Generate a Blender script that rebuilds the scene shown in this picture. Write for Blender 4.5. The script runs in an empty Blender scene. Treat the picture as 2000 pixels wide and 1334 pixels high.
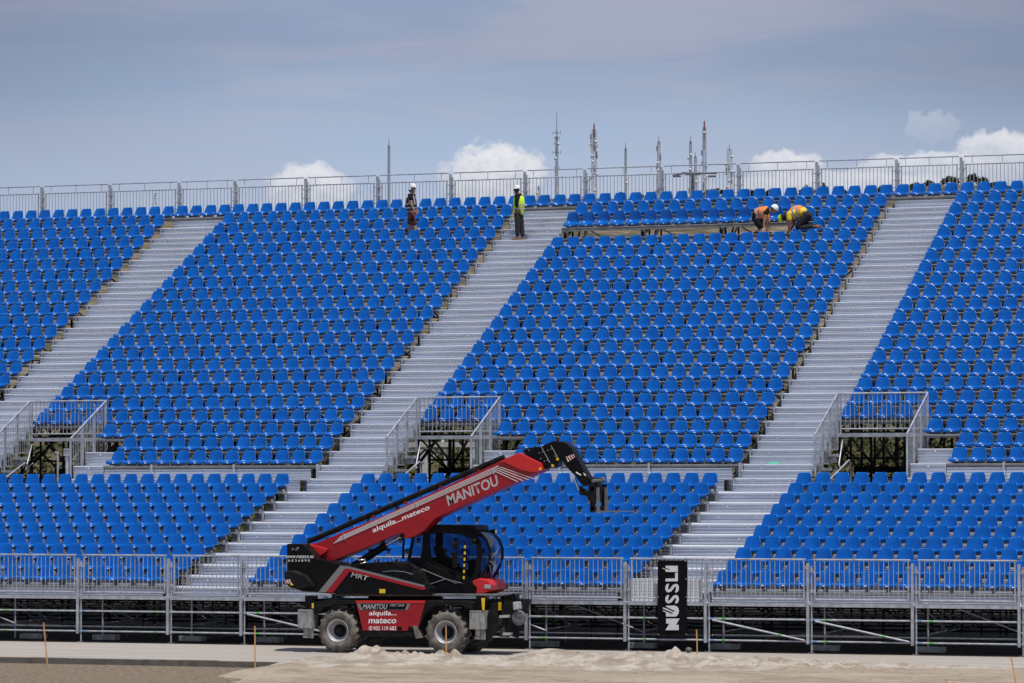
import bpy, math, random
from mathutils import Vector, Matrix

random.seed(7)
SC = bpy.context.scene
COL = SC.collection

# ------------------------------------------------------------------ camera
CAM = Vector((54.228, -90.983, 3.997))
YAW, PIT, FOC = -0.35922625, 0.04115098, 7.2467648
cam = bpy.data.cameras.new('camera')
cam.lens = FOC * 18.0
cam.sensor_width = 36.0
cam.clip_start = 1.0
cam.clip_end = 20000.0
camo = bpy.data.objects.new('camera', cam)
camo.location = CAM
camo.rotation_euler = (math.pi / 2 + PIT, 0, -YAW)
COL.objects.link(camo)
SC.camera = camo

FW = Vector((math.sin(YAW) * math.cos(PIT), math.cos(YAW) * math.cos(PIT), math.sin(PIT)))
RT = Vector((math.cos(YAW), -math.sin(YAW), 0))
UP = RT.cross(FW)


def ray(px, py):
    return FW + RT * ((px - 1000) / (FOC * 1000)) - UP * ((py - 667) / (FOC * 1000))


def at(px, py, Y):
    """world point on the vertical plane y = Y seen at a photo pixel"""
    r = ray(px, py)
    return CAM + r * ((Y - CAM.y) / r.y)


def atz(px, py, Z=0.0):
    r = ray(px, py)
    return CAM + r * ((Z - CAM.z) / r.z)


def proj(p):
    d = Vector(p) - CAM
    z = d.dot(FW)
    return 1000 + FOC * 1000 * d.dot(RT) / z, 667 - FOC * 1000 * d.dot(UP) / z, z


# ------------------------------------------------------------------ sun, sky, exposure
SUN_DIR = Vector((0.26, -0.26, 1.0)).normalized()
sun = bpy.data.lights.new('sun', 'SUN')
sun.energy = 4.0
sun.angle = math.radians(0.5)
sun.color = (1.0, 0.97, 0.93)
suno = bpy.data.objects.new('sun', sun)
suno.rotation_euler = SUN_DIR.to_track_quat('Z', 'Y').to_euler()
suno.location = (20, -30, 60)
COL.objects.link(suno)

SC.view_settings.view_transform = 'Standard'
SC.view_settings.look = 'None'
SC.view_settings.exposure = 0.0
SC.view_settings.gamma = 1.0

W = bpy.data.worlds.new('World')
SC.world = W
W.use_nodes = True
nt = W.node_tree
for n in list(nt.nodes):
    nt.nodes.remove(n)


def N(t, kind, **kw):
    n = t.nodes.new(kind)
    for k, v in kw.items():
        setattr(n, k, v)
    return n


def math_node(t, op, a, b=None, c=None, clamp=False):
    n = t.nodes.new('ShaderNodeMath')
    n.operation = op
    n.use_clamp = clamp
    for i, v in enumerate((a, b, c)):
        if v is None:
            continue
        if isinstance(v, (int, float)):
            n.inputs[i].default_value = v
        else:
            t.links.new(v, n.inputs[i])
    return n.outputs[0]


def mix_rgb(t, fac, a, b):
    n = t.nodes.new('ShaderNodeMix')
    n.data_type = 'RGBA'
    for s, v in ((n.inputs[0], fac), (n.inputs[6], a), (n.inputs[7], b)):
        if isinstance(v, (int, float)):
            s.default_value = v
        elif isinstance(v, tuple):
            s.default_value = v if len(v) == 4 else (*v, 1)
        else:
            t.links.new(v, s)
    return n.outputs[2]


def lin(r, g, b):
    def f(c):
        c /= 255.0
        return c / 12.92 if c <= 0.04045 else ((c + 0.055) / 1.055) ** 2.4
    return (f(r), f(g), f(b))


def smooth(t, v, lo, hi):
    n = t.nodes.new('ShaderNodeMapRange')
    n.interpolation_type = 'SMOOTHSTEP'
    n.inputs[1].default_value = lo
    n.inputs[2].default_value = hi
    t.links.new(v, n.inputs[0])
    return n.outputs[0]


SKY_STRENGTH = 0.10
sky = N(nt, 'ShaderNodeTexSky', sky_type='NISHITA')
sky.sun_disc = False
sky.sun_elevation = math.asin(SUN_DIR.z)
sky.sun_rotation = math.atan2(SUN_DIR.x, SUN_DIR.y)
sky.altitude = 650
sky.dust_density = 2.0
tc = N(nt, 'ShaderNodeTexCoord')
sep = N(nt, 'ShaderNodeSeparateXYZ')
nt.links.new(tc.outputs['Generated'], sep.inputs[0])
# azimuth u (right) and elevation v, as tangents about the stand's bearing
HF = Vector((math.sin(YAW), math.cos(YAW), 0))


def dot(v):
    n = N(nt, 'ShaderNodeVectorMath', operation='DOT_PRODUCT')
    nt.links.new(tc.outputs['Generated'], n.inputs[0])
    n.inputs[1].default_value = v
    return n.outputs['Value']


fwd = math_node(nt, 'MAXIMUM', dot(HF), 0.05)
u = math_node(nt, 'DIVIDE', dot(RT), fwd)
v = math_node(nt, 'DIVIDE', sep.outputs[2], fwd)
front = math_node(nt, 'GREATER_THAN', dot(HF), 0.3)


def uvvec(su, sv):
    c = N(nt, 'ShaderNodeCombineXYZ')
    nt.links.new(math_node(nt, 'MULTIPLY', u, su), c.inputs[0])
    nt.links.new(math_node(nt, 'MULTIPLY', v, sv), c.inputs[1])
    return c.outputs[0]


def noise(t, vec, scale, detail=6, rough=0.55, dist=0.0):
    n = N(t, 'ShaderNodeTexNoise')
    n.inputs['Scale'].default_value = scale
    n.inputs['Detail'].default_value = detail
    n.inputs['Roughness'].default_value = rough
    n.inputs['Distortion'].default_value = dist
    t.links.new(vec, n.inputs['Vector'])
    return n.outputs['Fac']


# high thin veil: mauve grey above, blue grey lower, faint streaks
streak = noise(nt, uvvec(9.0, 62.0), 1.0, 7, 0.6, 0.6)
streak2 = noise(nt, uvvec(3.2, 20.0), 1.0, 4, 0.5, 0.3)
vs = math_node(nt, 'ADD', v, math_node(nt, 'MULTIPLY', math_node(nt, 'SUBTRACT', streak2, 0.5), 0.05))
high = smooth(nt, math_node(nt, 'ADD', vs, math_node(nt, 'MULTIPLY', u, 0.04)), 0.098, 0.120)
sA = smooth(nt, math_node(nt, 'ADD', math_node(nt, 'MULTIPLY', streak, 0.6), math_node(nt, 'MULTIPLY', streak2, 0.4)), 0.42, 0.60)
blue = mix_rgb(nt, smooth(nt, v, 0.055, 0.12), lin(188, 202, 224), lin(155, 175, 205))
veil = mix_rgb(nt, sA, lin(145, 161, 190), lin(166, 171, 191))
base = mix_rgb(nt, high, mix_rgb(nt, math_node(nt, 'MULTIPLY', sA, 0.45), blue, lin(176, 183, 204)), veil)
# sky dulled toward either side, a lens vignette painted into its colour
side = smooth(nt, math_node(nt, 'ABSOLUTE', math_node(nt, 'ADD', u, 0.0)), 0.04, 0.17)
base = mix_rgb(nt, math_node(nt, 'MULTIPLY', side, 0.55), base, mix_rgb(nt, smooth(nt, v, 0.075, 0.12), lin(160, 174, 199), lin(114, 125, 150)))
# whitish haze low on the right
hz = math_node(nt, 'MULTIPLY', smooth(nt, u, -0.06, 0.10), smooth(nt, v, 0.094, 0.078))
base = mix_rgb(nt, math_node(nt, 'MULTIPLY', hz, 0.55), base, lin(196, 199, 210))


def cloud(px, py, a, b, strength=1.0, nz=0.9, seed=0.0, scl=60.0):
    global base
    uu, vv = (px - 1000) / 7247.0, (965 - py) / 7247.0
    du = math_node(nt, 'DIVIDE', math_node(nt, 'SUBTRACT', u, uu), a / 7247.0)
    dv0 = math_node(nt, 'SUBTRACT', v, vv)
    dv = math_node(nt, 'DIVIDE', dv0, b / 7247.0)
    m = math_node(nt, 'SQRT', math_node(nt, 'ADD', math_node(nt, 'MULTIPLY', du, du), math_node(nt, 'MULTIPLY', dv, dv)))
    vec = N(nt, 'ShaderNodeVectorMath', operation='ADD')
    nt.links.new(uvvec(1, 1), vec.inputs[0])
    vec.inputs[1].default_value = (seed, seed * 0.7, 0)
    nf = noise(nt, vec.outputs[0], scl * 4, 9, 0.62, 0.4)
    nb = noise(nt, vec.outputs[0], scl * 1.6, 4, 0.5)
    f = math_node(nt, 'ADD', m, math_node(nt, 'MULTIPLY', math_node(nt, 'SUBTRACT', nf, 0.5), nz))
    f = math_node(nt, 'ADD', f, math_node(nt, 'MULTIPLY', math_node(nt, 'SUBTRACT', nb, 0.5), nz))
    d = smooth(nt, f, 1.0, 0.74)
    d = math_node(nt, 'MULTIPLY', d, strength)
    tone = math_node(nt, 'ADD', math_node(nt, 'MULTIPLY', dv, 0.35), math_node(nt, 'MULTIPLY', nf, 0.9))
    colr = mix_rgb(nt, smooth(nt, tone, 0.15, 0.85), lin(192, 197, 211), lin(236, 236, 240))
    base = mix_rgb(nt, d, base, colr)


cloud(600, 372, 92, 62, 0.9, 0.75, 1.3)
cloud(965, 350, 108, 82, 1.0, 0.7, 2.9)
cloud(1540, 330, 80, 44, 0.85, 0.85, 4.1)
cloud(1830, 330, 190, 40, 0.75, 0.9, 6.2)
cloud(1950, 300, 95, 54, 0.85, 0.85, 5.5)
cloud(1828, 250, 60, 34, 0.22, 2.4, 7.7)
cloud(1660, 372, 300, 44, 0.6, 0.7, 9.4)
veil_sc = N(nt, 'ShaderNodeVectorMath', operation='SCALE')
nt.links.new(base, veil_sc.inputs[0])
veil_sc.inputs['Scale'].default_value = 1.0 / SKY_STRENGTH
cover = math_node(nt, 'ADD', math_node(nt, 'MULTIPLY', front, 0.55), 0.40)
skymix = mix_rgb(nt, cover, sky.outputs[0], veil_sc.outputs[0])
bg = N(nt, 'ShaderNodeBackground')
bg.inputs['Strength'].default_value = SKY_STRENGTH
nt.links.new(skymix, bg.inputs['Color'])
wo = N(nt, 'ShaderNodeOutputWorld')
nt.links.new(bg.outputs[0], wo.inputs['Surface'])


# ------------------------------------------------------------------ materials
def mat(name, color, rough=0.5, metal=0.0, var=0.0, vscale=3.0, stretch=(1, 1, 1), color2=None, bump=0.0, bscale=40.0,
        rvar=0.0, spec=0.5):
    m = bpy.data.materials.new(name)
    m.use_nodes = True
    t = m.node_tree
    b = t.nodes['Principled BSDF']
    b.inputs['Base Color'].default_value = (*color, 1)
    b.inputs['Roughness'].default_value = rough
    b.inputs['Metallic'].default_value = metal
    b.inputs['Specular IOR Level'].default_value = spec
    g = N(t, 'ShaderNodeNewGeometry')
    mp = N(t, 'ShaderNodeMapping')
    mp.inputs['Scale'].default_value = stretch
    t.links.new(g.outputs['Position'], mp.inputs['Vector'])
    if color2 is not None or var:
        nf = noise(t, mp.outputs[0], vscale, 6, 0.6, 0.2)
        c2 = color2 if color2 is not None else tuple(min(1, c * (1 + var)) for c in color)
        c1 = color if color2 is not None else tuple(c * (1 - var) for c in color)
        t.links.new(mix_rgb(t, smooth(t, nf, 0.3, 0.7), c1, c2), b.inputs['Base Color'])
        if rvar:
            r = math_node(t, 'ADD', math_node(t, 'MULTIPLY', math_node(t, 'SUBTRACT', nf, 0.5), rvar), rough)
            t.links.new(r, b.inputs['Roughness'])
    if bump:
        nb = noise(t, mp.outputs[0], bscale, 8, 0.65)
        bn = N(t, 'ShaderNodeBump')
        bn.inputs['Strength'].default_value = bump
        bn.inputs['Distance'].default_value = 0.02
        t.links.new(nb, bn.inputs['Height'])
        t.links.new(bn.outputs[0], b.inputs['Normal'])
    return m


M = {}
M['seat'] = mat('blue_seat_plastic', (0.0002, 0.088, 0.37), 0.25, 0, 0, 3.2, color2=(0.0006, 0.113, 0.45), rvar=0.14, spec=0.34)
M['tag'] = mat('white_tag', (0.75, 0.75, 0.78), 0.5)
M['alu'] = mat('aluminium_plank', (0.67, 0.695, 0.76), 0.27, 0.72, 0.09, 1.6, (0.35, 1, 6), rvar=0.15)
M['alu_lip'] = mat('aluminium_lip', (0.70, 0.72, 0.77), 0.38, 0.4, 0.10, 2.0, (0.3, 1, 4))
M['galv'] = mat('galvanised_steel', (0.44, 0.455, 0.495), 0.45, 0.45, 0.22, 5.0, rvar=0.2)
M['galv_dull'] = mat('dull_galvanised_steel', (0.15, 0.15, 0.155), 0.6, 0.2, 0.3, 3.0)  # dull steel, also paints shade into parts under seats and stand
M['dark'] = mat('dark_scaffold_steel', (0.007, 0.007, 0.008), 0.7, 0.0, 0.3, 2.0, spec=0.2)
M['green'] = mat('green_tape', (0.06, 0.35, 0.03), 0.5)
M['bluet'] = mat('blue_paint_mark', (0.10, 0.22, 0.42), 0.5)
M['red'] = mat('red_paint', (0.31, 0.004, 0.012), 0.32, 0, 0.10, 2.0, rvar=0.12)
M['redbright'] = mat('bright_red_plastic', (0.55, 0.018, 0.018), 0.4, 0, 0.06, 3.0)
M['black'] = mat('black_paint', (0.006, 0.006, 0.007), 0.36, 0, 0.25, 2.0, rvar=0.2, spec=0.12)
M['blackmatt'] = mat('black_plastic', (0.007, 0.007, 0.008), 0.6, 0, 0.3, 5.0, spec=0.15)
M['grey'] = mat('grey_decal', (0.19, 0.19, 0.195), 0.45)
M['silver'] = mat('silver_decal', (0.45, 0.45, 0.46), 0.4, 0.1)
M['white'] = mat('white_decal', (0.80, 0.80, 0.80), 0.45)
M['yellow'] = mat('yellow_decal', (0.75, 0.50, 0.02), 0.45)
M['chrome'] = mat('chrome_rod', (0.65, 0.65, 0.66), 0.18, 1.0)
M['rim'] = mat('grey_rim', (0.46, 0.46, 0.48), 0.45, 0.35, 0.12, 4.0)
M['worn'] = mat('worn_grey_steel', (0.20, 0.195, 0.185), 0.6, 0.3, 0, 14.0, (1, 1, 0.35), color2=(0.42, 0.41, 0.39))
M['tyre'] = mat('dusty_tyre_rubber', (0.060, 0.055, 0.050), 0.85, 0, 0, 5.0, color2=(0.20, 0.175, 0.15), bump=0.4)
M['tyreside'] = M['tyre']
M['orange'] = mat('orange_stake', (0.62, 0.31, 0.11), 0.7, 0, 0.2, 6.0)
M['banner'] = mat('black_banner_cloth', (0.004, 0.004, 0.005), 0.8, 0, 0.2, 2.0, spec=0.12)
M['bannertext'] = mat('white_banner_print', (0.66, 0.66, 0.68), 0.7, 0, 0.07, 4.0)
M['board'] = mat('white_board', (0.72, 0.73, 0.76), 0.5, 0, 0.06, 3.0)
M['concrete'] = mat('concrete_block', (0.40, 0.39, 0.37), 0.9, 0, 0.25, 5.0, bump=0.4)
M['kerb'] = mat('kerb_concrete', (0.125, 0.115, 0.10), 0.9, 0, 0.22, 3.0, bump=0.4)
M['whitesteel'] = mat('white_steel', (0.68, 0.67, 0.63), 0.6, 0, 0.1, 1.0)
M['plasticgreen'] = mat('green_plastic_sheet', (0.05, 0.50, 0.32), 0.35)
M['skin1'] = mat('tanned_skin', (0.36, 0.19, 0.12), 0.55)
M['skin2'] = mat('dark_skin', (0.16, 0.075, 0.045), 0.55)
M['hair'] = mat('black_hair', (0.012, 0.010, 0.009), 0.6)
M['blackcloth'] = mat('black_cloth', (0.007, 0.007, 0.008), 0.9, spec=0.2)
M['greycloth'] = mat('charcoal_cloth', (0.014, 0.014, 0.016), 0.9, 0, 0.3, 8.0)
M['navycloth'] = mat('navy_vest_cloth', (0.03, 0.04, 0.065), 0.8)
M['rustcloth'] = mat('rust_cloth', (0.11, 0.027, 0.016), 0.85, 0, 0.2, 9.0)
M['hivisyellow'] = mat('hivis_yellow_cloth', (0.55, 0.85, 0.04), 0.75)
M['hivisorange'] = mat('hivis_orange_cloth', (0.85, 0.23, 0.035), 0.75)
M['yellowcloth'] = mat('yellow_cloth', (0.80, 0.58, 0.03), 0.8)
M['reflect'] = mat('silver_reflective_tape', (0.36, 0.37, 0.40), 0.4, 0.2)
M['helmet'] = mat('white_helmet', (0.82, 0.82, 0.82), 0.3)
M['limehelmet'] = mat('lime_helmet', (0.52, 0.75, 0.03), 0.35)
M['boot'] = mat('brown_boot', (0.17, 0.09, 0.05), 0.85)
M['glove'] = mat('grey_glove', (0.5, 0.48, 0.45), 0.8)
M['darkglove'] = mat('dark_glove', (0.02, 0.02, 0.02), 0.8)
M['mast'] = mat('grey_mast_steel', (0.17, 0.175, 0.20), 0.7, 0, 0.1, 0.2)
M['mastred'] = mat('faded_red_mast_paint', (0.22, 0.06, 0.06), 0.7)
M['mastwhite'] = mat('white_mast_paint', (0.62, 0.62, 0.64), 0.7)
M['pylon'] = mat('dark_pylon_steel', (0.08, 0.085, 0.09), 0.7)
M['bark'] = mat('bark', (0.10, 0.07, 0.05), 0.9)
M['leaf'] = mat('dark_pine_leaves', (0.022, 0.034, 0.016), 0.85, 0, 0, 0.5, color2=(0.055, 0.070, 0.034))
M['scrub'] = mat('olive_scrub_leaves', (0.014, 0.018, 0.007), 0.9, 0, 0, 0.16, color2=(0.060, 0.058, 0.016), spec=0.1)


def dusty(m, dust, lo, hi, scale, rough_up=0.3):
    t = m.node_tree
    b = t.nodes['Principled BSDF']
    g = N(t, 'ShaderNodeNewGeometry')
    nf = noise(t, g.outputs['Position'], scale, 9, 0.72, 0.6)
    f = smooth(t, nf, lo, hi)
    link = b.inputs['Base Color'].links
    src = link[0].from_socket if link else b.inputs['Base Color'].default_value[:]
    t.links.new(mix_rgb(t, math_node(t, 'MULTIPLY', f, 0.55), src, dust), b.inputs['Base Color'])


dusty(M['blackmatt'], (0.055, 0.047, 0.038), 0.50, 0.72, 4.5)
dusty(M['black'], (0.030, 0.027, 0.024), 0.54, 0.76, 3.0)
dusty(M['red'], (0.20, 0.035, 0.028), 0.58, 0.80, 4.0)
dusty(M['galv'], (0.20, 0.185, 0.17), 0.55, 0.75, 6.0)
dusty(M['alu'], (0.40, 0.40, 0.41), 0.56, 0.80, 2.5)


def ground_mat(name, c1, c2, s1, c3=None, s2=0.4, bump=0.6, bscale=14.0, stretch=(1, 1, 1), speck=None, speck_scale=9.0):
    m = bpy.data.materials.new(name)
    m.use_nodes = True
    t = m.node_tree
    b = t.nodes['Principled BSDF']
    b.inputs['Roughness'].default_value = 0.95
    b.inputs['Specular IOR Level'].default_value = 0.15
    g = N(t, 'ShaderNodeNewGeometry')
    mp = N(t, 'ShaderNodeMapping')
    mp.inputs['Scale'].default_value = stretch
    t.links.new(g.outputs['Position'], mp.inputs['Vector'])
    n1 = noise(t, mp.outputs[0], s1, 8, 0.65, 0.2)
    col = mix_rgb(t, smooth(t, n1, 0.35, 0.65), c1, c2)
    if c3:
        n2 = noise(t, mp.outputs[0], s2, 6, 0.6, 0.5)
        col = mix_rgb(t, smooth(t, n2, 0.46, 0.62), col, c3)
    if speck:
        n3 = noise(t, g.outputs['Position'], speck_scale, 5, 0.75)
        col = mix_rgb(t, smooth(t, n3, 0.56, 0.68), col, speck)
    t.links.new(col, b.inputs['Base Color'])
    nb = noise(t, mp.outputs[0], bscale, 10, 0.7)
    bn = N(t, 'ShaderNodeBump')
    bn.inputs['Strength'].default_value = bump
    bn.inputs['Distance'].default_value = 0.05
    t.links.new(nb, bn.inputs['Height'])
    t.links.new(bn.outputs[0], b.inputs['Normal'])
    return m


M['apron'] = ground_mat('compacted_apron', (0.32, 0.285, 0.25), (0.40, 0.36, 0.32), 1.2, (0.345, 0.30, 0.255), 0.5, 0.25, 8.0, (0.18, 1.6, 1))
M['shade_painted_soil'] = ground_mat('soil_with_painted_shade', (0.018, 0.016, 0.014), (0.035, 0.030, 0.026), 1.5, None, 0.4, 0.5)  # near-black tone puts the shade under the stand into the earth colour
M['sand'] = ground_mat('pale_loose_sand', (0.385, 0.33, 0.272), (0.50, 0.44, 0.375), 3.0, (0.29, 0.238, 0.185), 1.1, 1.0, 9.0,
                       speck=(0.24, 0.195, 0.15), speck_scale=7.0)
M['tan'] = ground_mat('tan_track_sand', (0.25, 0.195, 0.145), (0.36, 0.295, 0.228), 1.8, (0.37, 0.31, 0.24), 0.5, 0.8, 7.0, (0.5, 1.5, 1),
                      speck=(0.20, 0.155, 0.115), speck_scale=5.0)
M['gravel'] = ground_mat('brown_gravel', (0.095, 0.070, 0.048), (0.30, 0.235, 0.168), 7.0, (0.20, 0.155, 0.108), 0.5, 1.0, 12.0,
                         speck=(0.34, 0.285, 0.23), speck_scale=8.0)
M['hill'] = ground_mat('dry_hillside', (0.085, 0.066, 0.046), (0.215, 0.165, 0.11), 0.14, (0.065, 0.062, 0.030), 0.05, 0.5, 0.5,
                       speck=(0.34, 0.29, 0.22), speck_scale=0.22)
M['hill_low'] = ground_mat('olive_lower_slope', (0.035, 0.036, 0.014), (0.075, 0.068, 0.028), 0.12, (0.11, 0.092, 0.05), 0.05, 0.5, 0.6)
M['far'] = ground_mat('far_ground', (0.25, 0.19, 0.12), (0.32, 0.26, 0.18), 0.02)


def glass_mat(name, tint, refl):
    m = bpy.data.materials.new(name)
    m.use_nodes = True
    t = m.node_tree
    for n in list(t.nodes):
        t.nodes.remove(n)
    o = N(t, 'ShaderNodeOutputMaterial')
    tr = N(t, 'ShaderNodeBsdfTransparent')
    tr.inputs[0].default_value = (*tint, 1)
    gl = N(t, 'ShaderNodeBsdfGlossy')
    gl.inputs['Roughness'].default_value = 0.03
    fr = N(t, 'ShaderNodeFresnel')
    fr.inputs[0].default_value = 1.5
    mx = N(t, 'ShaderNodeMixShader')
    t.links.new(math_node(t, 'MULTIPLY', math_node(t, 'ADD', fr.outputs[0], refl), 0.32), mx.inputs[0])
    t.links.new(tr.outputs[0], mx.inputs[1])
    t.links.new(gl.outputs[0], mx.inputs[2])
    t.links.new(mx.outputs[0], o.inputs[0])
    return m


M['glass'] = glass_mat('tinted_cab_glass', (0.38, 0.43, 0.48), -0.022)


# ------------------------------------------------------------------ mesh helpers
def tag(o, label=None, cat=None, group=None, kind=None):
    if label:
        o['label'] = label
    if cat:
        o['category'] = cat
    if group:
        o['group'] = group
    if kind:
        o['kind'] = kind
    return o


def empty(name, loc=(0, 0, 0), label=None, cat=None, group=None, kind=None):
    o = bpy.data.objects.new(name, None)
    o.empty_display_size = 0.2
    o.location = loc
    COL.objects.link(o)
    return tag(o, label, cat, group, kind)


class MB:
    def __init__(s):
        s.v, s.f, s.mi, s.sm = [], [], [], []
        s.cur = 0
        s.smooth = False

    def add(s, vs, fs):
        o = len(s.v)
        s.v.extend([tuple(x) for x in vs])
        for f in fs:
            s.f.append([i + o for i in f])
            s.mi.append(s.cur)
            s.sm.append(s.smooth)

    def box(s, x0, x1, y0, y1, z0, z1):
        s.add([(x0, y0, z0), (x1, y0, z0), (x1, y1, z0), (x0, y1, z0), (x0, y0, z1), (x1, y0, z1), (x1, y1, z1), (x0, y1, z1)],
              [(0, 3, 2, 1), (4, 5, 6, 7), (0, 1, 5, 4), (1, 2, 6, 5), (2, 3, 7, 6), (3, 0, 4, 7)])

    def bar(s, a, b, w, h=None, upv=(0, 0, 1)):
        """rectangular bar from a to b"""
        h = h or w
        a, b = Vector(a), Vector(b)
        d = (b - a).normalized()
        upv = Vector(upv)
        if abs(d.dot(upv)) > 0.98:
            upv = Vector((0, 1, 0))
        r = d.cross(upv).normalized() * (w / 2)
        t = r.cross(d).normalized() * (h / 2)
        s.add([a - r - t, a + r - t, a + r + t, a - r + t, b - r - t, b + r - t, b + r + t, b - r + t],
              [(0, 1, 2, 3), (4, 7, 6, 5), (0, 4, 5, 1), (1, 5, 6, 2), (2, 6, 7, 3), (3, 7, 4, 0)])

    def tube(s, pts, r, n=8, cap=True):
        pts = [Vector(p) for p in pts]
        rs = r if isinstance(r, (list, tuple)) else [r] * len(pts)
        rings = []
        prev = None
        for i, p in enumerate(pts):
            if i == 0:
                d = pts[1] - p
            elif i == len(pts) - 1:
                d = p - pts[i - 1]
            else:
                d = (pts[i + 1] - p).normalized() + (p - pts[i - 1]).normalized()
            d.normalize()
            a = Vector((0, 0, 1)) if abs(d.z) < 0.95 else Vector((1, 0, 0))
            x = d.cross(a).normalized()
            y = x.cross(d).normalized()
            rings.append([p + (x * math.cos(k * 2 * math.pi / n) + y * math.sin(k * 2 * math.pi / n)) * rs[i] for k in range(n)])
        vs = [q for rg in rings for q in rg]
        fs = []
        for i in range(len(pts) - 1):
            for k in range(n):
                k2 = (k + 1) % n
                fs.append((i * n + k, i * n + k2, (i + 1) * n + k2, (i + 1) * n + k))
        sm = s.smooth
        s.smooth = True
        s.add(vs, fs)
        s.smooth = False
        if cap:
            o = len(pts) - 1
            s.add(rings[0], [tuple(range(n))[::-1]])
            s.add(rings[o], [tuple(range(n))])
        s.smooth = sm

    def prism(s, poly, y0, y1):
        """outline of (x, z) points extruded from y0 to y1"""
        n = len(poly)
        area = sum(poly[i][0] * poly[(i + 1) % n][1] - poly[(i + 1) % n][0] * poly[i][1] for i in range(n))
        if area < 0:
            poly = poly[::-1]
        vs = [(x, y0, z) for x, z in poly] + [(x, y1, z) for x, z in poly]
        fs = [tuple(range(n)), tuple(range(2 * n - 1, n - 1, -1))]
        for i in range(n):
            j = (i + 1) % n
            fs.append((i, i + n, j + n, j))
        s.add(vs, fs)

    def profile_x(s, prof, x0, x1, close=True):
        """outline of (y, z) points extruded along x"""
        n = len(prof)
        vs = [(x0, y, z) for y, z in prof] + [(x1, y, z) for y, z in prof]
        fs = [(i, (i + 1) % n, (i + 1) % n + n, i + n) for i in range(n if close else n - 1)]
        s.add(vs, fs)
        if close:
            s.add(vs[:n], [tuple(range(n))[::-1]])
            s.add(vs[n:], [tuple(range(n))])

    def disc_lathe(s, cx, cz, prof, n=32):
        """(radius, y) profile turned about the y axis through cx, cz"""
        m = len(prof)
        vs = []
        for k in range(n):
            a = 2 * math.pi * k / n
            for r, y in prof:
                vs.append((cx + r * math.cos(a), y, cz + r * math.sin(a)))
        fs = []
        for k in range(n):
            k2 = (k + 1) % n
            for i in range(m - 1):
                fs.append((k * m + i, k * m + i + 1, k2 * m + i + 1, k2 * m + i))
        s.add(vs, fs)

    def ball(s, c, rx, ry, rz, nu=14, nv=9, v0=-90, v1=90):
        vs, fs = [], []
        for j in range(nv + 1):
            t = math.radians(v0 + (v1 - v0) * j / nv)
            for i in range(nu):
                a = 2 * math.pi * i / nu
                vs.append((c[0] + rx * math.cos(t) * math.cos(a), c[1] + ry * math.cos(t) * math.sin(a), c[2] + rz * math.sin(t)))
        for j in range(nv):
            for i in range(nu):
                i2 = (i + 1) % nu
                fs.append((j * nu + i, j * nu + i2, (j + 1) * nu + i2, (j + 1) * nu + i))
        sm = s.smooth
        s.smooth = True
        s.add(vs, fs)
        s.smooth = sm

    def xform(s, mtx, start=0):
        for i in range(start, len(s.v)):
            s.v[i] = tuple(mtx @ Vector(s.v[i]))

    def build(s, name, mats, parent=None, bevel=0.0):
        me = bpy.data.meshes.new(name)
        me.from_pydata(s.v, [], s.f)
        for m in (mats if isinstance(mats, (list, tuple)) else [mats]):
            me.materials.append(m)
        me.polygons.foreach_set('material_index', s.mi)
        me.polygons.foreach_set('use_smooth', s.sm)
        me.update()
        o = bpy.data.objects.new(name, me)
        COL.objects.link(o)
        if bevel:
            b = o.modifiers.new('bevel', 'BEVEL')
            b.width = bevel
            b.segments = 2
            b.limit_method = 'ANGLE'
            b.angle_limit = math.radians(35)
        if parent is not None:
            o.parent = parent
            if parent.type == 'EMPTY':
                o.matrix_parent_inverse = Matrix.Translation(-Vector(parent.location))
        return o


def px_poly(pts, Y):
    return [(p.x, p.z) for p in (at(x, y, Y) for x, y in pts)]


# ------------------------------------------------------------------ stand geometry (metres)
P = 0.54
DU, HU, DL, HL, GY = 0.79732, 0.41895, 0.80817, 0.28298, 2.41144
ZL1, ZU1 = 2.0520, 5.30091


def yL(j): return DL * (j - 1)
def zL(j): return ZL1 + HL * (j - 1)
def yU(j): return DL * 9 + GY + DU * (j - 1)
def zU(j): return ZU1 + HU * (j - 1)
def dLy(j): return yL(j) - 0.48
def dLz(j): return zL(j) - 0.53
def dUy(j): return yU(j) - 0.50
def dUz(j): return zU(j) - 0.454


KS = (-1, 0, 1, 2)
MOD = 24 * P


def bx0(k): return MOD * k - 0.5 * P          # left edge of seat block k
def bx1(k): return MOD * k + 19.5 * P         # right edge = left edge of stair k
def sx1(k): return MOD * k + 23.5 * P         # right edge of stair k


XMIN, XMAX = bx0(-1), bx1(2)
AISLE_Y, AISLE_Z = yU(1) - 1.30, 4.45
WALK_Y, WALK_Z = -0.80, 1.26
YF = -0.78
YB = yU(22) + 0.20


def bay_lines():
    out = []
    for k in KS:
        out += [bx0(k) + 2.7 * i for i in range(5)]
    return out


BAYS = bay_lines()

# ------------------------------------------------------------------ ground
g = MB()
g.add([(-4000, -3000, -0.45), (4000, -3000, -0.45), (4000, 5000, -0.45), (-4000, 5000, -0.45)], [(0, 1, 2, 3)])
tag(g.build('ground', M['far']), kind='structure')
KERB = [(-40, -9.55), (9.5, -9.72), (14.6, -9.80), (18.5, -9.98), (24, -10.4)]
g = MB()
poly = KERB + [(70, -10.4), (70, 60), (-40, 60)]
g.add([(x, y, 0) for x, y in poly], [tuple(range(len(poly)))])
tag(g.build('apron', M['apron']), kind='structure')
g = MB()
g.add([(-40, -1.05, 0.004), (70, -1.05, 0.004), (70, 45, 0.004), (-40, 45, 0.004)], [(0, 1, 2, 3)])  # ground sheet darkened to stand in for shade below the decks
tag(g.build('shade_painted_soil', M['shade_painted_soil']), kind='structure')
g = MB()
g.add([(-40, -40, -0.14), (26, -40, -0.14), (26, -9.8, -0.14), (-40, -9.4, -0.14)], [(0, 1, 2, 3)])
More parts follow.
